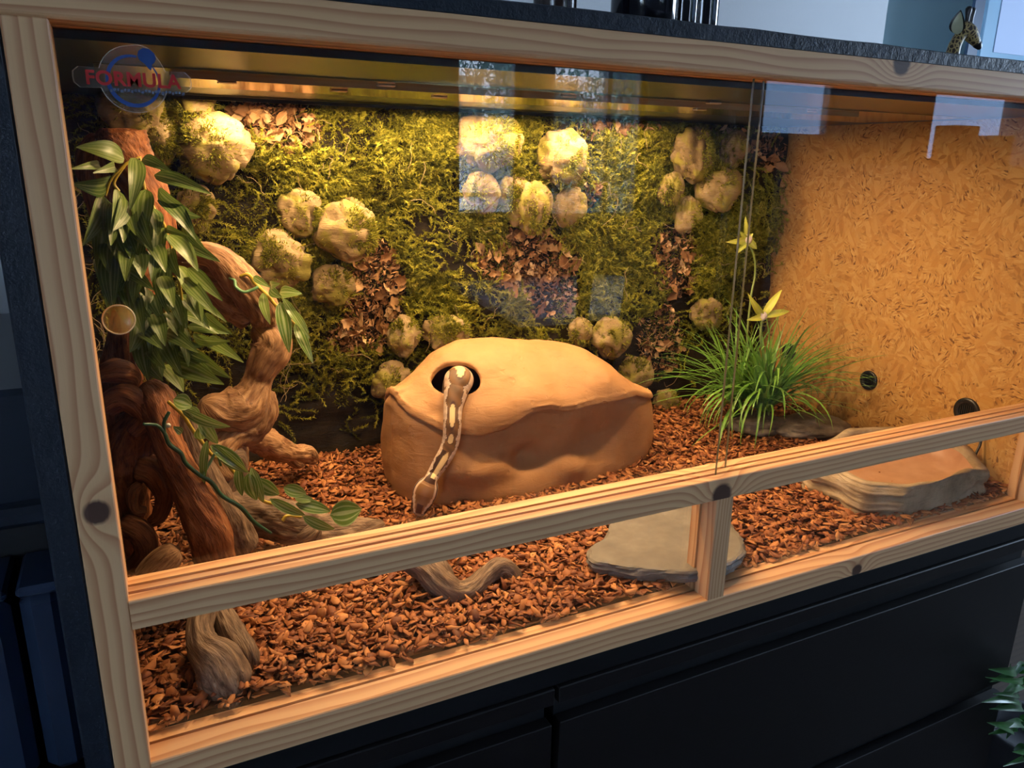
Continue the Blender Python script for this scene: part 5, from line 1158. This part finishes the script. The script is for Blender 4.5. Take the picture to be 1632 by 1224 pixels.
v_, f_ = tube([P4(1530, 42, .16, 4), P4(1536, 44, .16, 10), P4(1544, 51, .158, 12), P4(1552, 62, .155, 9), P4(1556, 68, .154, 7)], 30, 16); link('head', mesh('head', v_, f_, M_GIR, True), gf)
v_, f_ = tube([P4(1553, 66, .155, 6), P4(1558, 71, .154, 6.5), P4(1561, 76, .153, 4), P4(1562, 78, .153, 1.5)], 20, 14); link('muzzle', mesh('muzzle', v_, f_, M_GD, True), gf)
for k, (dv, col_, w_, dy) in enumerate(((0, M_GD, 22, .004), (1, M_GC, 16, 0))): link('ear' if k == 0 else 'ear_lining', leaf_mesh('ear', (1526, 54 + dv), (1531, 16 + 3 * k), w_, .158 + dy, .152 + dy, col_, .1, .3), gf)
for (a, b) in (((1540, 42), (1544, 14)), ((1546, 44), (1550, 16))):
    v_, f_ = tube([P4(*a, .16, 3.5), P4((a[0] + b[0]) / 2, (a[1] + b[1]) / 2, .16, 3.5), P4(*b, .16, 5), P4(b[0], b[1] - 4, .16, 2)], 16, 10); link('horn', mesh('horn', v_, f_, M_GD, True), gf)
M_VASE = plain('glossy_black_glaze', (.006, .006, .009), .08, 0, .8)
for (u, r_, lab, hh) in ((1026, .049, 'wide glossy black vase on top of the terrarium', .34), (1087, .023, 'slim glossy black vase beside the wide one on the terrarium', .30), (1119, .024, 'rightmost slim glossy black vase on the terrarium top', .30), (884, .030, 'dark brown round-footed vase on the terrarium top left of the black ones', .25)):
    p = at(u, 30, .25); mt = M_VASE if u > 900 else plain('dark_brown_glaze', (.03, .014, .010), .2, 0, .6)
    vs = thing('vase', lab, 'vase', (float(p[0]), .25, H + .018))
    link('body', MB().lathe((p[0], .25, H + .018), [(0, .0), (r_ * .9, 0), (r_, .006), (r_ * 1.02, hh * .4), (r_ * .9, hh * .8), (r_ * .6, hh * .95)], n=40).build('body', mt, True), vs)
    link('rim', MB().lathe((p[0], .25, H + .018), [(r_ * .6, hh * .95), (r_ * .68, hh), (r_ * .62, hh + .004), (r_ * .5, hh * .97), (r_ * .3, hh * .6), (0, hh * .6)], n=40).build('rim', mt, True), vs)
# alcove: cabinet with a sheet of paper, dark door edge
a = at(1566, 60, 1.75); b = at(1660, 60, 1.75)
cb_ = thing('white_cabinet', 'pale blue-white cabinet door in the room behind the giraffe', 'cabinet', (float(a[0]) + .3, 1.8, ZF))
link('body', MB().box((a[0], 1.75, ZF), (a[0] + .9, 1.775, 1.75), .004).build('body', plain('cabinet_white', (.20, .33, .44), .35), fix=False), cb_)
pa, pb = at(1592, 30, 1.748), at(1680, 95, 1.748)
link('paper_sheet', MB().box((pa[0], 1.7455, pb[2]), (pb[0], 1.749, pa[2] + .12)).build('sheet', plain('paper', (.40, .46, .60), .8)), None, 'faded paper sheet fixed to the pale cabinet at the right edge', 'paper')
a = at(1545, 60, 1.70); b = at(1562, 60, 1.70); dr = MB().box((a[0], 1.70, ZF), (b[0], 1.715, 1.75), .003)
struct('trim_3', dr.build('dark_door_edge', plain('dark_blue_edge', (.010, .03, .07), .4), fix=False))
# left of the tank
Yl = .14; zt1 = float(at(20, 622, Yl)[2]); zt2 = float(at(20, 800, Yl)[2]); zt3 = float(at(60, 925, Yl - .02)[2]); zt4 = float(at(60, 1165, Yl - .02)[2])
M_BLK = plain('satin_black_cabinet', (.012, .018, .030), .30, 0, .6)
xl = -.60; hz = thing('black_cabinet', 'dark satin cabinet with a projecting ledge left of the terrarium', 'cabinet', (-.33, .3, -.034))
link('body', MB().box((xl, Yl, zt2 - .02), (-.032, .62, zt1), .006).build('body', M_BLK, fix=False), hz)
link('ledge', MB().box((xl, Yl - .025, zt2 - .022), (-.032, Yl + .1, zt2), .006).build('ledge', M_BLK, fix=False), hz)
link('recess', MB().box((xl, Yl + .06, -.034), (-.032, .62, zt2 - .022)).build('recess', plain('black_inside', (.003, .003, .004), .6)), hz)
xm = float(at(30, 1000, Yl - .02)[0])
for k, (x0, x1) in enumerate(((xl, xm - .004), (xm + .004, -.034))):
    bx = thing('storage_bin', ('blue-black storage bin against the terrarium side', 'blue-black storage bin at the left edge, left of the gap')[1 - k], 'bin', ((x0 + x1) / 2, Yl, -.034))
    link('body', MB().box((x0, Yl - .03, -.034), (x1, Yl + .055, zt3 - .012), .012).build('body', plain('blue_black_plastic', (.016, .028, .060), .35, 0, .6), fix=False), bx)
    link('lid', MB().box((x0, Yl - .034, zt3 - .012), (x1, Yl + .058, zt3), .004).build('lid', plain('blue_black_plastic', (.016, .028, .060), .35), fix=False), bx)
v_, f_ = tube([(*at(4, 300, .5)[:3], .0022), (*at(2, 400, .5), .0022), (*at(27, 470, .5), .0022), (*at(24, 560, .5), .0022), (*at(12, 640, .5), .0022)], 60, 8)
link('power_cord', mesh('power_cord', v_, f_, M_VENT, True), None, 'thin black cord hanging down the wall left of the terrarium', 'cord')
# plant in the lower right corner of the room
pl = thing('floor_plant', 'dark leafy plant standing right of the dressers in the corner', 'plant', (1.78, -.02, ZF))
link('pot', MB().lathe((1.80, 0, ZF), [(0, 0), (.075, 0), (.10, .22), (.105, .24), (.09, .24), (.085, .20), (0, .20)], n=32).build('pot', plain('grey_pot', (.015, .015, .02), .8), True), pl)
v_, f_ = tube([(1.80, 0, ZF + .2, .008), (1.795, -.01, ZF + .4, .006), (1.79, -.02, ZF + .62, .003)], 20, 8); link('stem', mesh('stem', v_, f_, plain('dark_stalk', (.008, .03, .012), .5), True), pl)
M_DL = mat_leaf('dark_leaf', (.010, .055, .012), (.03, .12, .02), (.05, .16, .05), 1.5, .3, .35)
for k in range(26):
    uu, vv_ = rl.uniform(1608, 1640), rl.uniform(1060, 1215); a_ = rl.uniform(-.9, .9) + (PI if rl.random() < .7 else 0); L_ = rl.uniform(28, 60)
    link('leaf', leaf_mesh('leaf', (uu, vv_), (uu + math.cos(a_) * L_, vv_ + abs(math.sin(a_)) * L_ - 14), rl.uniform(8, 18), -.02, -.05, M_DL, .1, rl.uniform(-.6, .6)), pl)
